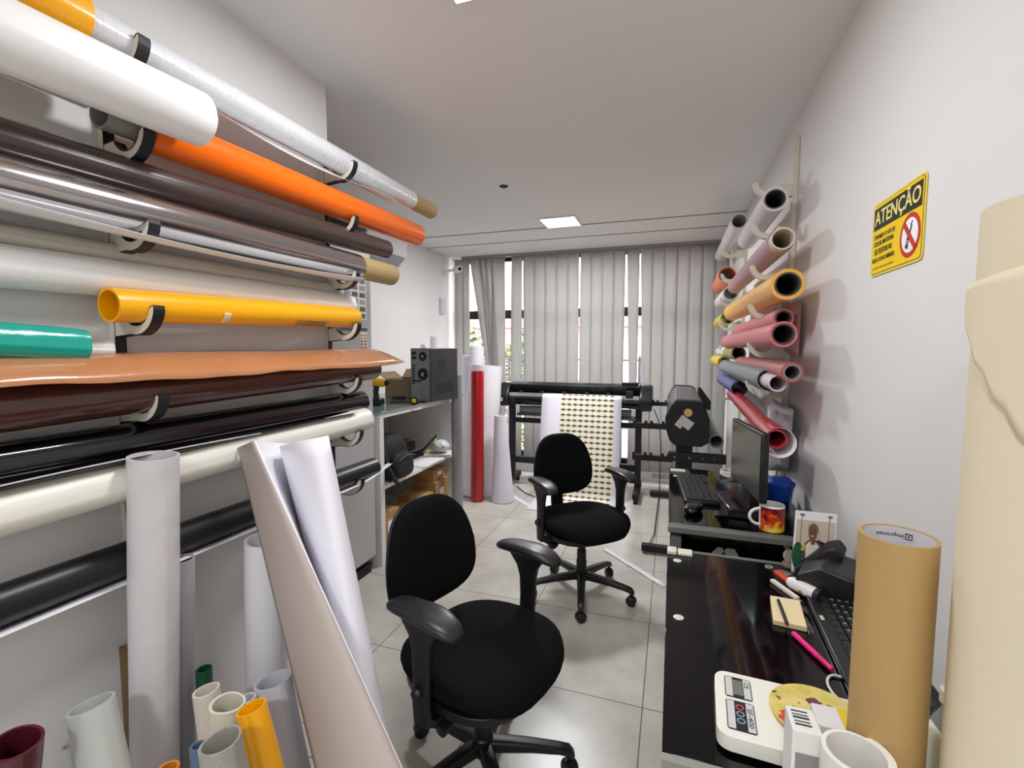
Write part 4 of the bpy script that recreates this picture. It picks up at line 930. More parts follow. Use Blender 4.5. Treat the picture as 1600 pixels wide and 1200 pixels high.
flat('picture_detail', [(.32, .12), (.62, .12), (.62, .46), (.54, .52), (.38, .52), (.30, .45)], M('photo_shirt', (232, 222, 214), .4), .0020)
flat('picture_detail', [(.18, .38), (.3, .5), (.27, .36)], M('photo_yellow', (214, 190, 40), .4), .0020); flat('picture_detail', [(.86, .2), (.97, .2), (.97, .32), (.9, .32)], MATS['photo_yellow'], .0020)
flat('picture_detail', [(.42, .48), (.52, .48), (.52, .58), (.42, .58)], M('photo_skin', (126, 78, 58), .4), .0024)
flat('picture_detail', el(.45, .66, .10, .115), MATS['photo_skin'], .0027); flat('picture_detail', el(.46, .70, .125, .12, a0=-10, a1=190), M('photo_cap', (120, 98, 80), .4), .0024)
flat('picture_detail', el(.44, .625, .035, .018, a0=180, a1=360), white_paper, .0030)
flat('picture_detail', el(.41, .68, .012, .01), MATS['photo_dark'], .0030); flat('picture_detail', el(.485, .68, .012, .01), MATS['photo_dark'], .0030)
for u0 in (.16, .82): flat('picture_detail', [(u0, .45), (u0 + .015, .45), (u0 + .015, .93), (u0, .93)], M('photo_grey', (110, 110, 112), .4), .0012); flat('picture_detail', el(u0 + .02, .94, .06, .02), MATS['photo_grey'], .0012)

# near desk clutter
def D(px, py, h=.001): return on_z(px, py, DZ + h)
dv = thing('label_printer', 'angular black plastic device lying on the desk against the wall', 'printer', (.425, 1.435, DZ + .001), math.radians(-22))
b = B(); prism(b, [(-.085, 0), (.06, 0), (.085, .025), (.07, .07), (-.02, .085), (-.075, .05)], -.075, .075, 'xz'); obj('body', b, M('device_black', (24, 24, 25), .38), dv, local=True, bevel=.006)
b = B(); prism(b, [(-.10, .02), (-.03, .10), (.0, .115), (.02, .09), (-.06, .0), (-.09, .0)], .02, .10, 'xz'); obj('lid', b, matte_black, dv, local=True, bevel=.008)
b = B(); prism(b, [(.03, 0), (.05, 0), (.045, .05), (.03, .05)], -.082, -.076, 'xz'); obj('foot', b, black_plastic, dv, local=True)
# glass ball ornament and little discs
A = D(1233, 884); orn = thing('snow_globe', 'small clear glass ball on a clear foot beside the photo', 'ornament', (A.x, A.y, DZ + .001))
gl = M('clear_glass', (214, 206, 190), .03, trans=.85)
b = B(); bmesh.ops.create_uvsphere(b, u_segments=24, v_segments=14, radius=.018); bmesh.ops.translate(b, verts=b.verts, vec=(0, 0, .030)); obj('glass_ball', b, gl, orn, local=True, ang=80)
b = B(); lathe(b, [(0, 0), (.02, 0), (.019, .008), (.012, .0135), (0, .0135)], n=20); obj('foot', b, gl, orn, local=True)
A = D(1225, 889); b = B(); lathe(b, [(0, 0), (.019, 0), (.0195, .003), (.017, .0045), (.0, .0045)], (A.x - .008, A.y - .035, DZ + .001), 28); tag(obj('metal_disc', b, M('disc_metal', (180, 178, 160), .25, metal=.8)), 'round brass coloured disc below the glass ball', 'disc')
A = D(1201, 886); b = B(); lathe(b, [(.007, 0), (.010, 0), (.010, .002), (.007, .002), (.007, 0)], (A.x, A.y, DZ + .001), 20); tag(obj('ring', b, M('ring_grey', (190, 190, 186), .3)), 'tiny pale ring lying left of the brass coloured disc', 'ring')
def bar(name, label, cat, a, c, w_, h_, mat, z=.001, bev=.002, **k):
    d = (c - a); L_ = d.length; an = math.atan2(d.y, d.x); mt2 = Matrix.Translation((a.x, a.y, DZ + z)) @ Matrix.Rotation(an, 4, 'Z'); b = B(); box(b, (0, -w_ / 2, 0), (L_, w_ / 2, h_), mat=mt2); o = obj(name, b, mat, bevel=bev, **k)
    return tag(o, label, cat) if label else o
cut = thing('utility_knife', 'orange box cutter lying crossed over the white one', 'box cutter', tuple(D(1232, 920)))
def kbar(a, c, w_, h_, mat, par, nm, z):
    d = (c - a); mt2 = Matrix.Translation((a.x, a.y, DZ + z)) @ Matrix.Rotation(math.atan2(d.y, d.x), 4, 'Z'); b = B(); box(b, (0, -w_ / 2, 0), (d.length, w_ / 2, h_), mat=mt2); return obj(nm, b, mat, par, bevel=.0015)
orr = M('orange_plastic', (226, 66, 30), .35)
kbar(D(1212, 901), D(1254, 934), .014, .009, orr, cut, 'handle', .0115); kbar(D(1254, 934), D(1259, 938), .010, .002, chrome, cut, 'blade', .0145)
cut2 = thing('utility_knife', 'white box cutter lying under the orange one', 'box cutter', tuple(D(1228, 925)))
kbar(D(1206, 909), D(1246, 938), .013, .009, M('cutter_white', (226, 216, 208), .35), cut2, 'handle', .001); kbar(D(1246, 938), D(1252, 942), .009, .002, chrome, cut2, 'blade', .0035)
A, C_ = D(1233, 908, .02), D(1276, 930, .02); gt = thing('glue_tube', 'white squeeze tube with a dark round cap pointing at the keyboard', 'tube', tuple(A.lerp(C_, .5)))
b = B(); tube(b, [A, A.lerp(C_, .15), A.lerp(C_, .6), C_], [.012, .017, .0175, .0175], 20); obj('tube_body', b, M('tube_white', (226, 222, 222), .3), gt)
dd = (C_ - A).normalized(); b = B(); tube(b, [C_, C_ + dd * .012], .019, 20); obj('cap', b, M('cap_dark_purple', (44, 36, 52), .3), gt)
# notepad with pen
q = [D(1203, 937), D(1249, 945), D(1261, 988), D(1208, 976)]
npd = thing('sticky_note_pad', 'small pale wooden coloured note pad on the black glass', 'note pad', tuple(q[0].lerp(q[2], .5)))
b = B(); lo = [b.verts.new(p) for p in q]; hi = [b.verts.new(p + V((0, 0, .012))) for p in q]; face(b, lo[::-1]); face(b, hi)
for i in range(4): face(b, (lo[i], lo[(i + 1) % 4], hi[(i + 1) % 4], hi[i]))
obj('paper_block', b, M('note_cream', (232, 212, 166), .6), npd, bevel=.001)
pen = thing('pen', 'black pen lying across the note pad', 'pen', tuple(D(1226, 960, .014)))
b = B(); a_, c_ = D(1216, 938, .0175), D(1231, 978, .0175); tube(b, [a_, a_.lerp(c_, .9), c_], [.004, .004, .001], 10); obj('barrel', b, matte_black, pen)
pen = thing('pen', 'silver tipped black pen lying between note pad and keyboard', 'pen', tuple(D(1256, 965, .004)))
a_, c_ = D(1244, 942, .0055), D(1262, 982, .0055); b = B(); tube(b, [a_, a_.lerp(c_, .92), c_], [.004, .004, .003], 10); obj('barrel', b, gloss_black, pen)
b = B(); k_ = V((.006, -.001, .002)); tube(b, [a_.lerp(c_, .6) + k_, a_.lerp(c_, 1.18) + k_, a_.lerp(c_, 1.2) + k_ * -.3, a_.lerp(c_, .98)], .0012, 6); obj('clip', b, chrome, pen)
hl = thing('highlighter', 'bright pink highlighter pen lying by the keyboard', 'highlighter', tuple(D(1270, 1018)))
pk = M('pink_plastic', (240, 40, 130), .3); a_, c_ = D(1239, 989, .0075), D(1301, 1047, .0075); b = B(); tube(b, [a_, a_.lerp(c_, .02), a_.lerp(c_, .68)], [.004, .006, .006], 14); obj('cap', b, pk, hl)
b = B(); tube(b, [a_.lerp(c_, .685), a_.lerp(c_, .98), c_], [.0055, .0055, .004], 14); obj('barrel', b, M('pink_dark', (226, 30, 116), .35), hl)
# near keyboard
k0, k1 = D(1258, 938), D(1322, 1078); d = (k1 - k0); ang = math.atan2(d.y, d.x)
kb2 = thing('keyboard', 'black keyboard with white letters lying against the right wall', 'keyboard', tuple(k0), ang)
LK = d.length * 1.12; WK = .135
obj('keyboard_body', bxo((0, 0, 0), (LK, WK, .016)), M('kb2_black', (20, 20, 22), .35), kb2, local=True, bevel=.004)
b = B(); tx = B(); rk = random.Random(2)
for i in range(6):
    for j in range(13):
        x = .012 + j * (LK - .024) / 13; y = .028 + i * (WK - .036) / 6; kw, kh = (LK - .024) / 13 - .003, (WK - .036) / 6 - .003
        box(b, (x, y, .0165), (x + kw, y + kh, .0225))
letters = ['1234567890-=<', 'QWERTYUIOP[]^', 'ASDFGHJKL;~]/', 'ZXCVBNM,.;/?+']
for i in range(4):
    for j in range(13):
        x = .012 + j * (LK - .024) / 13 + .002; y = .028 + (4 - i) * (WK - .036) / 6 + .005
        text_fit(tx, letters[i][j], (x + .003, y, .0228), (1, 0, 0), (0, 1, 0), .005, .006)
ko = obj('keys', b, M('key2_black', (26, 26, 28), .4), kb2, local=True); obj('key_letters', tx, M('letter_white', (226, 226, 226), .5), ko, local=True, recalc=False)
b = B(); box(b, (.1, .008, .0163), (.12, .016, .017)); obj('brand_mark', b, M('mark_pale', (200, 196, 150), .5), kb2, local=True)
b = B(); c0 = D(1318, 1078, .004); pts = [c0 + V((.024 * math.cos(a), .042 * math.sin(a), .0)) for a in [math.radians(60 + k * 12) for k in range(20)]]; tube(b, pts, .0024, 8); tag(obj('cable', b, M('cable_white', (222, 226, 214), .4)), 'pale cable loop beside the cardboard tube', 'cable')
# kitchen scale
ks = thing('kitchen_scale', 'white digital kitchen scale stained with yellow and red paint', 'scale', (.20, .862, DZ + .001), math.radians(-3))
b = B(); prism(b, rrect(.235, .165, .022, cx=.005), .006, .032, 'xy'); obj('scale_body', b, M('scale_white', (236, 234, 224), .3), ks, local=True, bevel=.007, seg=3)
b = B()
for x in (-.09, .1):
    for y in (-.06, .06): lathe(b, [(0, 0), (.008, 0), (.008, .006), (0, .006)], (x, y, 0), 12)
obj('feet', b, matte_black, ks, local=True)
def stain():
    mt = bpy.data.materials.new('stained_plate'); mt.use_nodes = True; nt = mt.node_tree; N = nt.nodes; L = nt.links; b = N['Principled BSDF']; b.inputs['Roughness'].default_value = .35
    tc = N.new('ShaderNodeTexCoord')
    def noise(s, d=3):
        n = N.new('ShaderNodeTexNoise'); n.inputs['Scale'].default_value = s; n.inputs['Detail'].default_value = d; L.new(tc.outputs['Object'], n.inputs[0]); return n.outputs[0]
    def ramp(src, a, c):
        r = N.new('ShaderNodeValToRGB'); r.color_ramp.elements[0].position = a; r.color_ramp.elements[1].position = c; L.new(src, r.inputs[0]); return r.outputs[0]
    def blob(x, y, r):
        mp = N.new('ShaderNodeMapping'); mp.inputs['Location'].default_value = (-x, -y, 0); L.new(tc.outputs['Object'], mp.inputs[0]); mp2 = N.new('ShaderNodeVectorMath'); mp2.operation = 'MULTIPLY'; mp2.inputs[1].default_value = (1, 1, 0); L.new(mp.outputs[0], mp2.inputs[0])
        ln = N.new('ShaderNodeVectorMath'); ln.operation = 'LENGTH'; L.new(mp2.outputs[0], ln.inputs[0]); m_ = N.new('ShaderNodeMath'); m_.operation = 'MULTIPLY_ADD'; m_.inputs[1].default_value = -.035; L.new(noise(45), m_.inputs[0]); L.new(ln.outputs['Value'], m_.inputs[2])
        l = N.new('ShaderNodeMath'); l.operation = 'LESS_THAN'; l.inputs[1].default_value = r - .018; L.new(m_.outputs[0], l.inputs[0]); return l.outputs[0]
    def mix(a, f, c):
        n = N.new('ShaderNodeMixRGB'); L.new(f, n.inputs[0]); n.inputs[2].default_value = lin(c)
        if isinstance(a, tuple): n.inputs[1].default_value = lin(a)
        else: L.new(a, n.inputs[1])
        return n.outputs[0]
    c = mix((226, 206, 128), ramp(noise(30), .4, .65), (206, 190, 90)); c = mix(c, ramp(noise(90), .63, .68), (110, 86, 40)); c = mix(c, blob(-.045, -.03, .02), (206, 80, 60)); c = mix(c, blob(.045, -.005, .035), (240, 204, 10)); c = mix(c, blob(.0, .03, .01), (110, 60, 70))
    L.new(c, b.inputs['Base Color']); return mt
pt = thing; b = B(); lathe(b, [(0, .0335), (.068, .0335), (.072, .037), (.072, .040), (.066, .0405), (0, .0395)], n=48); plt = obj('weighing_plate', b, stain(), ks, local=True)
plt.location = (.045, .012, 0)
b = B(); dark = [(-.096, .012, -.052, .068), (-.096, -.066, -.052, .004)]
for x0_, y0_, x1_, y1_ in dark: prism(b, rrect(x1_ - x0_, y1_ - y0_, .004, cx=(x0_ + x1_) / 2, cy=(y0_ + y1_) / 2), .0322, .0330, 'xy')
pn = obj('display_panel', b, matte_black, ks, local=True)
b = B()
for x0_, y0_, x1_, y1_ in dark: box(b, (x0_ + .0015, y0_ + .002, .0331), (x0_ + .013, y1_ - .002, .0334)); box(b, (x1_ - .013, y0_ + .002, .0331), (x1_ - .0015, y1_ - .002, .0334))
obj('panel_stripes', b, M('stripe_grey', (206, 204, 206), .4), pn, local=True)
b = B(); box(b, (-.082, .02, .0331), (-.066, .06, .0335)); obj('lcd', b, M('lcd_green', (112, 122, 106), .3), pn, local=True)
b = B(); text_fit(b, 'SF-400', (-.0635, -.010, .0336), (0, -1, 0), (1, 0, 0), .045, .008); text_fit(b, 'CE', (-.0635, .058, .0336), (0, -1, 0), (1, 0, 0), .016, .008); obj('lettering', b, M('letter_dark', (60, 60, 66), .4), pn, local=True, recalc=False)
for y_, cc in ((-.012, (200, 90, 90)), (-.028, (140, 160, 190)), (-.044, (140, 160, 190))):
    b = B(); lathe(b, [(.0045, 0), (.0065, 0), (.0065, .0008), (.0045, .0008), (.0045, 0)], (-.0745, y_, .0332), 16); obj('button', b, M('btn_%d' % cc[0], cc, .4), pn, local=True)

# cardboard tube with printed inside
TX, TY, TR, TT_ = .273, .70, .0405, 1.168
ct = thing('cardboard_tube', 'brown cardboard core tube standing in front of the desk with a white printed lining', 'tube', (TX, TY, 0))
obj('tube_wall', roll_bm((TX, TY, .003), (TX, TY, TT_), TR, TR - .0035, step=0), M('kraft_smooth', (184, 150, 96), .6, var=.05, vs=25, stretch=(1, 1, .3)), ct)
b = B(); Ri = TR - .0037; rows = [[V((TX + Ri * math.cos(2 * math.pi * k / 48), TY + Ri * math.sin(2 * math.pi * k / 48), z)) for k in range(49)] for z in (.6, TT_ - .001)]; sheet(b, rows)
ln_ = obj('lining', b, M('lining_white', (214, 210, 216), .5), ct, recalc=False)
b = B()
def tubewarp(ang0, z0):
    def f(a, bb):
        t = math.radians(ang0) + a / (Ri - .0004); return V((TX + (Ri - .0004) * math.cos(t), TY + (Ri - .0004) * math.sin(t), z0 - bb))
    return f
for a0, z0 in ((60, TT_ - .008), (150, TT_ - .022), (-20, TT_ - .026)):
    text_fit(b, 'imprimax', (0, 0, 0), (1, 0, 0), (0, 0, 1), .030, .007, warp=tubewarp(a0, z0))
    wf = tubewarp(a0, z0); 
    for (ax0, ay0, ax1, ay1) in ((-.0095, -.001, -.0085, .007), (-.0025, -.001, -.0015, .007), (-.0095, -.001, -.0015, .0005), (-.0095, .0058, -.0015, .007), (-.007, .0022, -.004, .004)):
        face(b, [b.verts.new(wf(x, y)) for x, y in ((ax0, ay0), (ax1, ay0), (ax1, ay1), (ax0, ay1))])
obj('lettering', b, M('print_navy', (30, 30, 44), .5), ln_, recalc=False)

# white packaging in front of the desk
def upbox(label, x0, y0, x1, y1, z1, mat):
    r = thing('long_carton', label, 'box', ((x0 + x1) / 2, (y0 + y1) / 2, 0)); obj('box_body', bxo((x0, y0, .002), (x1, y1, z1)), mat, r, bevel=.002); return r
r = upbox('tall narrow white carton with a barcode on its top end', .158, .655, .192, .70, .915, M('carton_white', (226, 226, 222), .5))
b = B()
for k, wd_ in enumerate((.0025, .0015, .003, .0015, .002)): box(b, (.163, .665 + k * .0062, .9152), (.182, .665 + k * .0062 + wd_, .9156))
obj('barcode', b, matte_black, r)
b = B(); box(b, (.162, .6543, .60), (.188, .6549, .885)); obj('grey_panel', b, M('panel_grey', (140, 138, 136), .5), r)
upbox('plain white carton standing between barcode carton and cardboard tube', .197, .692, .229, .735, .902, M('carton_white2', (216, 214, 212), .5))
roll('paper_roll', 'white vinyl roll standing directly in front of the cardboard tube', (.222, .640, .915), (.222, .640, .004), .034, M('warm_white_vinyl', (232, 228, 222), .45), ri=.0305, step=.006, seam=1.0, seed=61)
b = B(); box(b, (.317, .70, .002), (.336, .735, .915)); tag(obj('long_carton', b, M('carton_cream', (222, 222, 206), .5), bevel=.004), 'cream white carton between the cardboard tube and the cream fabric roll', 'box')
bt = thing('spray_bottle', 'translucent plastic bottle behind the cream fabric roll', 'bottle', (.405, .835, DZ + .001))
b = B(); lathe(b, [(0, 0), (.03, 0), (.032, .01), (.031, .07), (.02, .10), (.012, .115), (.012, .125), (0, .125)]); obj('bottle_body', b, M('bottle_clear', (190, 196, 190), .15, trans=.6), bt, local=True)
b = B(); lathe(b, [(0, .126), (.015, .126), (.015, .145), (.006, .15), (.006, .175), (0, .175)]); obj('cap', b, M('bottle_cap', (214, 206, 180), .4), bt, local=True)
b = cushion(supere(.06, .05, 2.2, n=26), DZ + .036, .07, bend=lambda c: V((c.x + .375 + .006 * math.sin(c.y * 200), c.y + .90 + .006 * math.sin(c.x * 190), c.z + .004 * math.sin(c.x * 150 + c.y * 120)))); tag(obj('plastic_bag', b, M('bag_black', (14, 14, 16), .2, bump=.8, bs=60), ang=50), 'crumpled black plastic bag between tube and bottle', 'bag')

# cream fabric roll at the right edge
fx, fy, fr_ = .385, .62, .083
fabric = M('cream_canvas', (226, 214, 186), .85, bump=.05, bs=700, var=.05, vs=8)
cf = thing('fabric_roll', 'tall cream canvas roll standing at the right edge of the view', 'roll', (fx, fy, 0))
obj('wound_cloth', roll_bm((fx, fy, .003), (fx, fy, 1.545), fr_, fr_ - .012, wob=.012, seed=70), fabric, cf)
ct_a = math.atan2(-fy, -fx); tanl = ct_a - math.acos(fr_ / math.hypot(fx, fy))      # silhouette side facing the left
b = B(); rows = []
ztop = lambda q: 1.462 + .03 * q
zbot = lambda q: 1.457 - .24 * q
for i in range(13):
    s_ = i / 12; row = []
    for j in range(15):
        q = j / 14; a = tanl - .05 + q * 1.9; R_ = fr_ + .006
        z = ztop(q) + (zbot(q) - ztop(q)) * s_ + (.004 * math.sin(40 * q) * s_)
        row.append(V((fx + R_ * math.cos(a), fy + R_ * math.sin(a), z)))
    rows.append(row)
sheet(b, rows); solid(obj('loose_flap', b, fabric, cf, recalc=False, ang=70, label='loose torn flap of the canvas'), .0015)

# ------------------------------------------------------------------ right wall rack
LEVR = [2.14, 1.955, 1.77, 1.59, 1.415, 1.235, 1.06]
bracket('roll_bracket', 'cream comb shaped roll bracket on the right wall, nearer the camera', XR, -1, 2.45, 2.475, LEVR, mdf_white, mdf_white, CEIL - .1, .62, reach=.115, R=.045, lift=.012)
bracket('roll_bracket', 'cream comb shaped roll bracket on the right wall next to the window', XR, -1, 3.95, 3.975, LEVR, mdf_white, mdf_white, CEIL - .1, .62, reach=.115, R=.045, lift=.012)
def rr_(name, label, px, X, r, y1, mat, dz=0, x1=None, **k):
    p = on_x(px[0], px[1], X); return roll(name, label, p, (x1 if x1 is not None else X, y1, p.z + dz), r, mat, **k)
darkcore = M('core_inside', (74, 70, 66), .7)
wfilm = M('white_film', (222, 214, 218), .35); mauve = M('mauve_film', (176, 132, 142), .4); pinkf = M('rose_film', (206, 112, 118), .4); yelf = M('ochre_film', (236, 176, 76), .4)
redf = M('deep_red_film', (178, 40, 52), .3, coat=.2); bluef = M('violet_blue_film', (84, 86, 140), .4); gryf = M('grey_green_film', (120, 130, 132), .4); dred = M('dusty_red_film', (168, 88, 84), .4); orf = M('salmon_film', (232, 136, 96), .5)
rr_('film_roll', 'white film roll with an open end, topmost on the right rack', (1211, 311), .395, .050, 3.1, wfilm, core=darkcore, cr=.041, wob=.02, seed=80)
rr_('film_roll', 'mauve film roll with a pale rim, second down on the right rack', (1219, 377), .395, .047, 3.6, mauve, core=M('pale_core', (220, 206, 186), .6), cr=.0425, e0=.05, wob=.03, seed=81)
rr_('film_roll', 'ochre yellow film roll, third down on the right rack', (1231, 444), .395, .056, 3.7, yelf, core=darkcore, cr=.044, wob=.02, dz=.02, seed=82)
rr_('film_roll', 'slim rose pink film roll lying above the thicker rose roll', (1224, 497), .415, .037, 3.4, pinkf, core=darkcore, cr=.030, wob=.03, seed=83)
rr_('film_roll', 'thicker rose pink film roll below the slim one on the right rack', (1224, 522), .375, .045, 3.7, pinkf, core=darkcore, cr=.038, wob=.02, seed=84)
rr_('film_roll', 'dusty red film roll poking out furthest right at mid height', (1238, 582), .400, .035, 3.2, dred, core=M('grey_core_inside', (140, 138, 136), .6), cr=.029, seed=85)
rr_('film_roll', 'grey green film roll holding a narrower white tube', (1201, 594), .375, .046, 3.8, gryf, ri=.041, wob=.02, seed=86)
rr_('film_roll', 'narrow white tube sticking out of the grey green roll', (1215, 599), .375, .030, 3.0, wfilm, ri=.026, seed=87)
r = rr_('film_roll', 'deep red film roll with a loose unrolled end, lowest on the right rack', (1213, 686), .372, .036, 3.3, redf, ri=.030, wob=.02, dz=.05, seed=88)
pA = on_x(1213, 686, .372); b = B(); rows = []
for i in range(9):
    t = i / 8; row = []
    for j in range(19):
        a = math.radians(110 - j * 15); R_ = .04 + .034 * j / 18 * (1 - .7 * t)
        row.append(pA + V((.0 + R_ * math.cos(a) + .022 * (1 - t) * j / 18, .0 + .55 * t - .03 * (j / 18), R_ * math.sin(a) * (1 if R_ else 1))))
    rows.append(row)
sheet(b, rows); le = solid(obj('loose_end', b, [redf, white_paper], r, recalc=False, ang=70, label='unrolled red film curling open with white backing'), .0015); le.modifiers['thick'].material_offset = 1; le.modifiers['thick'].material_offset_rim = 1
rr_('film_roll', 'violet blue film roll around the far end of the deep red roll', (1155, 607), .375, .044, 3.95, bluef, ri=.040, seed=89)
rr_('film_roll', 'white film roll with a dark opening near the window on the top level', (1155, 345), .395, .050, 4.75, wfilm, ri=.042, seed=90)
rr_('film_roll', 'white film roll in the row below the salmon film near the window', (1142, 458), .395, .055, 4.6, wfilm, ri=.045, seed=91)
rr_('film_roll', 'salmon orange torn film roll near the window', (1137, 430), .395, .066, 4.8, orf, ri=.060, wob=.1, seed=92)
rr_('film_roll', 'olive film roll with a black opening behind the dusty red roll', (1154, 552), .395, .042, 4.3, M('olive_film', (150, 140, 70), .4), ri=.035, seed=93)
rr_('film_roll', 'small pale roll with a black opening beside the olive roll', (1138, 550), .385, .036, 4.4, wfilm, ri=.030, seed=94)
rr_('film_roll', 'bright yellow film roll end near the window on the right rack', (1131, 566), .375, .045, 4.75, M('lemon_film', (226, 196, 60), .4), ri=.035, seed=95)
rr_('film_roll', 'yellow green film roll behind the ochre roll near the window', (1137, 497), .395, .050, 4.7, M('lime_film', (206, 190, 60), .4), ri=.042, wob=.05, seed=96)
# loose sheets
def quad(name, label, cat, pts, mat, n=8, sag=.0):
    b = B(); rows = []
    for i in range(n + 1):
        t = i / n; a, c = pts[0].lerp(pts[3], t), pts[1].lerp(pts[2], t); rows.append([a.lerp(c, j / n) + V((-sag * math.sin(math.pi * j / n) * math.sin(math.pi * t + .3), 0, 0)) for j in range(n + 1)])
    sheet(b, rows); o = obj(name, b, mat, recalc=False, ang=70); solid(o, .0012); return tag(o, label, cat)
quad('film_offcut', 'pale grey green film scrap hanging from the middle of the right rack', 'film scrap', [on_x(1165, 590, .36), on_x(1180, 590, .37), on_x(1202, 614, .37), on_x(1187, 625, .36)], M('scrap_pale', (206, 212, 200), .4), sag=.02)
quad('film_offcut', 'lavender film sheet hanging against the wall behind the lowest rolls', 'film sheet', [on_x(1205, 620, .46), on_x(1240, 640, .47), on_x(1232, 735, .48), on_x(1195, 735, .47)], M('sheet_lavender', (190, 188, 196), .3), sag=.03)
quad('film_offcut', 'pink translucent film sheet hanging behind the rose rolls', 'film sheet', [on_x(1222, 470, .475), on_x(1252, 475, .49), on_x(1247, 560, .49), on_x(1215, 545, .475)], M('sheet_pink', (206, 158, 160), .35), sag=.02)

# AC, CCTV camera, cables on the recess wall
ac = thing('air_conditioner', 'white wall mounted air conditioner partly hidden behind the roll ends', 'air conditioner', (XB + .1, 3.6, 2.1))
b = B(); prism(b, [(XB + .001, 2.12), (XB + .001, 2.38), (XB + .17, 2.38), (XB + .2, 2.34), (XB + .2, 2.20), (XB + .12, 2.12)], 2.95, 3.74, 'xz'); obj('housing', b, M('ac_white', (222, 220, 218), .35), ac, bevel=.01)
b = B(); prism(b, [(XB + .125, 2.118), (XB + .202, 2.192), (XB + .206, 2.188), (XB + .13, 2.113)], 3.0, 3.69, 'xz'); obj('louvre', b, M('ac_grey', (150, 150, 154), .4), ac)
cc = thing('security_camera', 'small white dome ended camera high in the window corner', 'camera', (-2.25, 4.75, 2.25))
p = on_y(720, 421, 4.75)
b = B(); tube(b, [p + V((-.08, .03, 0)), p + V((.0, -.03, 0))], .035, 20); obj('housing', b, white_plastic, cc)
b = B(); tube(b, [p + V((.0, -.031, 0)), p + V((.006, -.04, 0))], .02, 16); obj('lens', b, gloss_black, cc)
b = B(); tube(b, [p + V((-.08, .03, 0)), V((XB + .002, p.y + .05, p.z))], .014, 10); obj('bracket', b, white_plastic, cc)
b = B(); q = on_y(712, 480, 4.8); box(b, (XB + .001, q.y - .08, q.z - .08), (XB + .03, q.y + .02, q.z + .1)); tag(obj('junction_box', b, M('box_blue_grey', (196, 204, 210), .4), bevel=.004), 'pale blue grey junction box below the security camera', 'junction box')
for k, (pts, mt, lb) in enumerate([([(716, 400), (717, 440), (713, 470), (716, 500), (714, 530)], white_plastic, 'white cable dangling below the security camera'), ([(720, 440), (723, 470), (721, 500), (722, 540), (716, 580)], M('cable_brown', (120, 100, 84), .6), 'thin brown cable hanging down the corner beside the blind')]):
    b = B(); tube(b, [on_x(a, c, XB + .010) for a, c in pts], .006, 6); tag(obj('cable', b, mt), lb, 'cable')
# floor cables
b = B(); tube(b, [on_y(1022, 640, 4.5), on_y(1030, 660, 4.45), on_y(1033, 700, 4.3), on_z(1030, 770, .02), on_z(1022, 835, .02), on_z(1008, 862, .02)], .004, 8); tag(obj('power_cable', b, matte_black), 'black cable hanging from the plotter end down to the floor by the desk', 'cable')
b = B(); tube(b, [on_z(808, 760, .006), on_z(820, 770, .006), on_z(840, 778, .006), on_z(870, 776, .006)], .005, 8); tag(obj('floor_cable', b, matte_black), 'black cable lying on the floor under the plotter', 'cable')
vb = thing('floor_vent', 'white louvred vent low on the far wall right of the plotter', 'vent', (-.06, YF, .06))
b = B(); box(b, (-.18, YF - .008, .03), (.06, YF - .001, .10)); obj('plate', b, white_plastic, vb)
b = B()
for k in range(14): box(b, (-.17 + k * .016, YF - .0095, .04), (-.163 + k * .016, YF - .0082, .09))
obj('slots', b, M('slot_grey', (90, 90, 90), .6), vb)

# ------------------------------------------------------------------ warning sign on the right wall
SY0, SY1, SZ0, SZ1 = 1.272, 1.556, 1.594, 1.784
sg_ = thing('warning_sign', 'yellow and black ATENCAO no phone warning sign on the right wall', 'sign', (XR - .002, 1.414, SZ0))
W, Hh = SY1 - SY0, SZ1 - SZ0
def sp(u_, v_, h): return V((XR - .001 - h, SY1 - u_, SZ0 + v_))         # u from the left of the sign as read
def splate(name, pts, h, mt, par, th=.0006, lab=None):
    b = B(); lo = [b.verts.new(sp(u_, v_, h)) for u_, v_ in pts]; hi = [b.verts.new(sp(u_, v_, h + th)) for u_, v_ in pts]; face(b, hi); face(b, lo[::-1]); n = len(pts)
    for i in range(n): face(b, (lo[i], lo[(i + 1) % n], hi[(i + 1) % n], hi[i]))
    return obj(name, b, mt, par, label=lab)
sy = M('sign_yellow', (246, 208, 0), .7, spec=.2); sk = M('sign_black', (46, 42, 36), .7, spec=.2); sr = M('sign_red', (200, 50, 40), .7, spec=.2); sw = M('sign_white', (236, 232, 234), .4)
pl_ = splate('sign_plate', rrect(W, Hh, .016, cx=W / 2, cy=Hh / 2), 0, M('sign_pale_yellow', (240, 214, 96), .6, spec=.2), sg_, th=.002)
splate('border', rrect(W - .010, Hh - .010, .013, cx=W / 2, cy=Hh / 2), .0021, sk, pl_, .0003)
splate('yellow_field', rrect(W - .013, Hh - .013, .012, cx=W / 2, cy=Hh / 2), .0025, sy, pl_, .0003)
splate('heading_bar', [(.012, Hh * .63), (W - .012, Hh * .63), (W - .012, Hh - .014), (.012, Hh - .014)], .0029, sk, pl_, .0003)
ey, ez = V((0, -1, 0)), V((0, 0, 1))
b = B(); text_fit(b, 'ATENÇÃO', sp(.018, Hh * .645, .0036), ey, ez, W - .036, Hh * .29, bold=.0007)
obj('lettering', b, M('letter_pale_yellow', (240, 226, 130), .6, spec=.2), pl_, recalc=False)
b = B()
lines = [('É PROIBIDO O USO DE', .018, .125), ('CELULAR, MANTENHA', .018, .12), ('SEU TELEFONE NO', .025, .105), ('BOLSO OU NO ARMÁRIO.', .014, .135)]
for i, (t_, u0, w_) in enumerate(lines): text_fit(b, t_, sp(u0, Hh * (.50 - i * .105), .0034), ey, ez, w_, Hh * .075, bold=.0003)
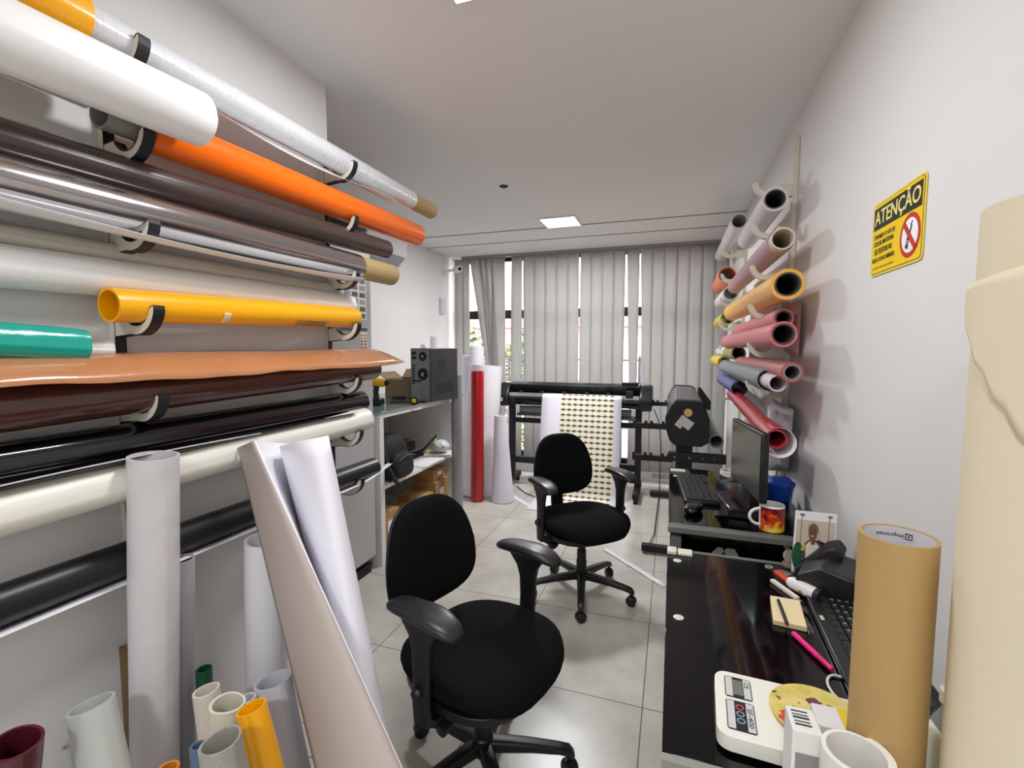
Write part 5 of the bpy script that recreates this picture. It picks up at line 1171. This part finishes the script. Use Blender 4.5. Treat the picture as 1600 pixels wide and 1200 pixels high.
text_fit(b, 'COLABORE COM A ORGANIZAÇÃO', sp(.018, Hh * .085, .0034), ey, ez, .125, Hh * .035)
obj('small_lettering', b, sk, pl_, recalc=False)
cx_, cy_, R_ = W * .785, Hh * .345, Hh * .265
splate('red_ring', el(cx_, cy_, R_, R_, 40), .0029, sr, pl_, .0003); splate('white_disc', el(cx_, cy_, R_ * .78, R_ * .78, 40), .0033, sw, pl_, .0003)
def rq(cx, cy, w_, h_, a):
    ca, sa = math.cos(a), math.sin(a); return [(cx + x * ca - y * sa, cy + x * sa + y * ca) for x, y in ((-w_ / 2, -h_ / 2), (w_ / 2, -h_ / 2), (w_ / 2, h_ / 2), (-w_ / 2, h_ / 2))]
splate('phone_symbol', rq(cx_ - .008, cy_ - .014, .013, .030, -.35), .0037, sk, pl_, .0003); splate('phone_symbol', rq(cx_ + .004, cy_ + .012, .006, .022, -.5), .0037, sk, pl_, .0003); splate('phone_symbol', rq(cx_ + .008, cy_ + .026, .012, .004, .6), .0037, sk, pl_, .0003)
splate('phone_symbol', rq(cx_ - .007, cy_ - .012, .008, .002, -.35), .0041, sw, pl_, .0002); splate('phone_symbol', rq(cx_ - .0085, cy_ - .017, .008, .002, -.35), .0041, sw, pl_, .0002)
splate('red_slash', rq(cx_, cy_, R_ * .24, R_ * 1.8, .75), .0043, sr, pl_, .0003)

# ------------------------------------------------------------------ groups of look-alike kinds
for o in COL.objects:
    if o.parent or 'category' not in o or 'group' in o: continue
    n = o.name.split('.')[0]; l = OFF.get(o.name, V((0, 0, 0)))
    if o['category'] in ('roll', 'scroll') or n.endswith('_roll'):
        if l.x > .3 and l.y > 1.5: g = 'film rolls on the right wall rack'
        elif l.x < -1.05 and l.z > .7 and l.y < 1.8 and 'standing' not in o['label']: g = 'rolls lying on the hooks of the left wall rack'
        elif l.x < -.4 and l.y < 1.3: g = 'rolls standing on the floor at lower left'
        elif l.x < -1.3: g = 'rolls standing between the shelf unit and the plotter'
        else: continue
        o['group'] = g
    else:
        g = {'office_chair': 'black office chairs', 'roll_bracket': 'comb brackets of the roll racks', 'ceiling_light': 'square LED ceiling panels', 'utility_knife': 'box cutters on the near desk', 'keyboard': 'black keyboards',
             'pen': 'black pens', 'film_offcut': 'loose film pieces by the right rack', 'liner_strip': 'liner strips on the floor', 'colour_chart': 'colour charts on the fridge', 'long_carton': 'white cartons in front of the near desk'}.get(n)
        if g: o['group'] = g
bpy.context.view_layer.update()
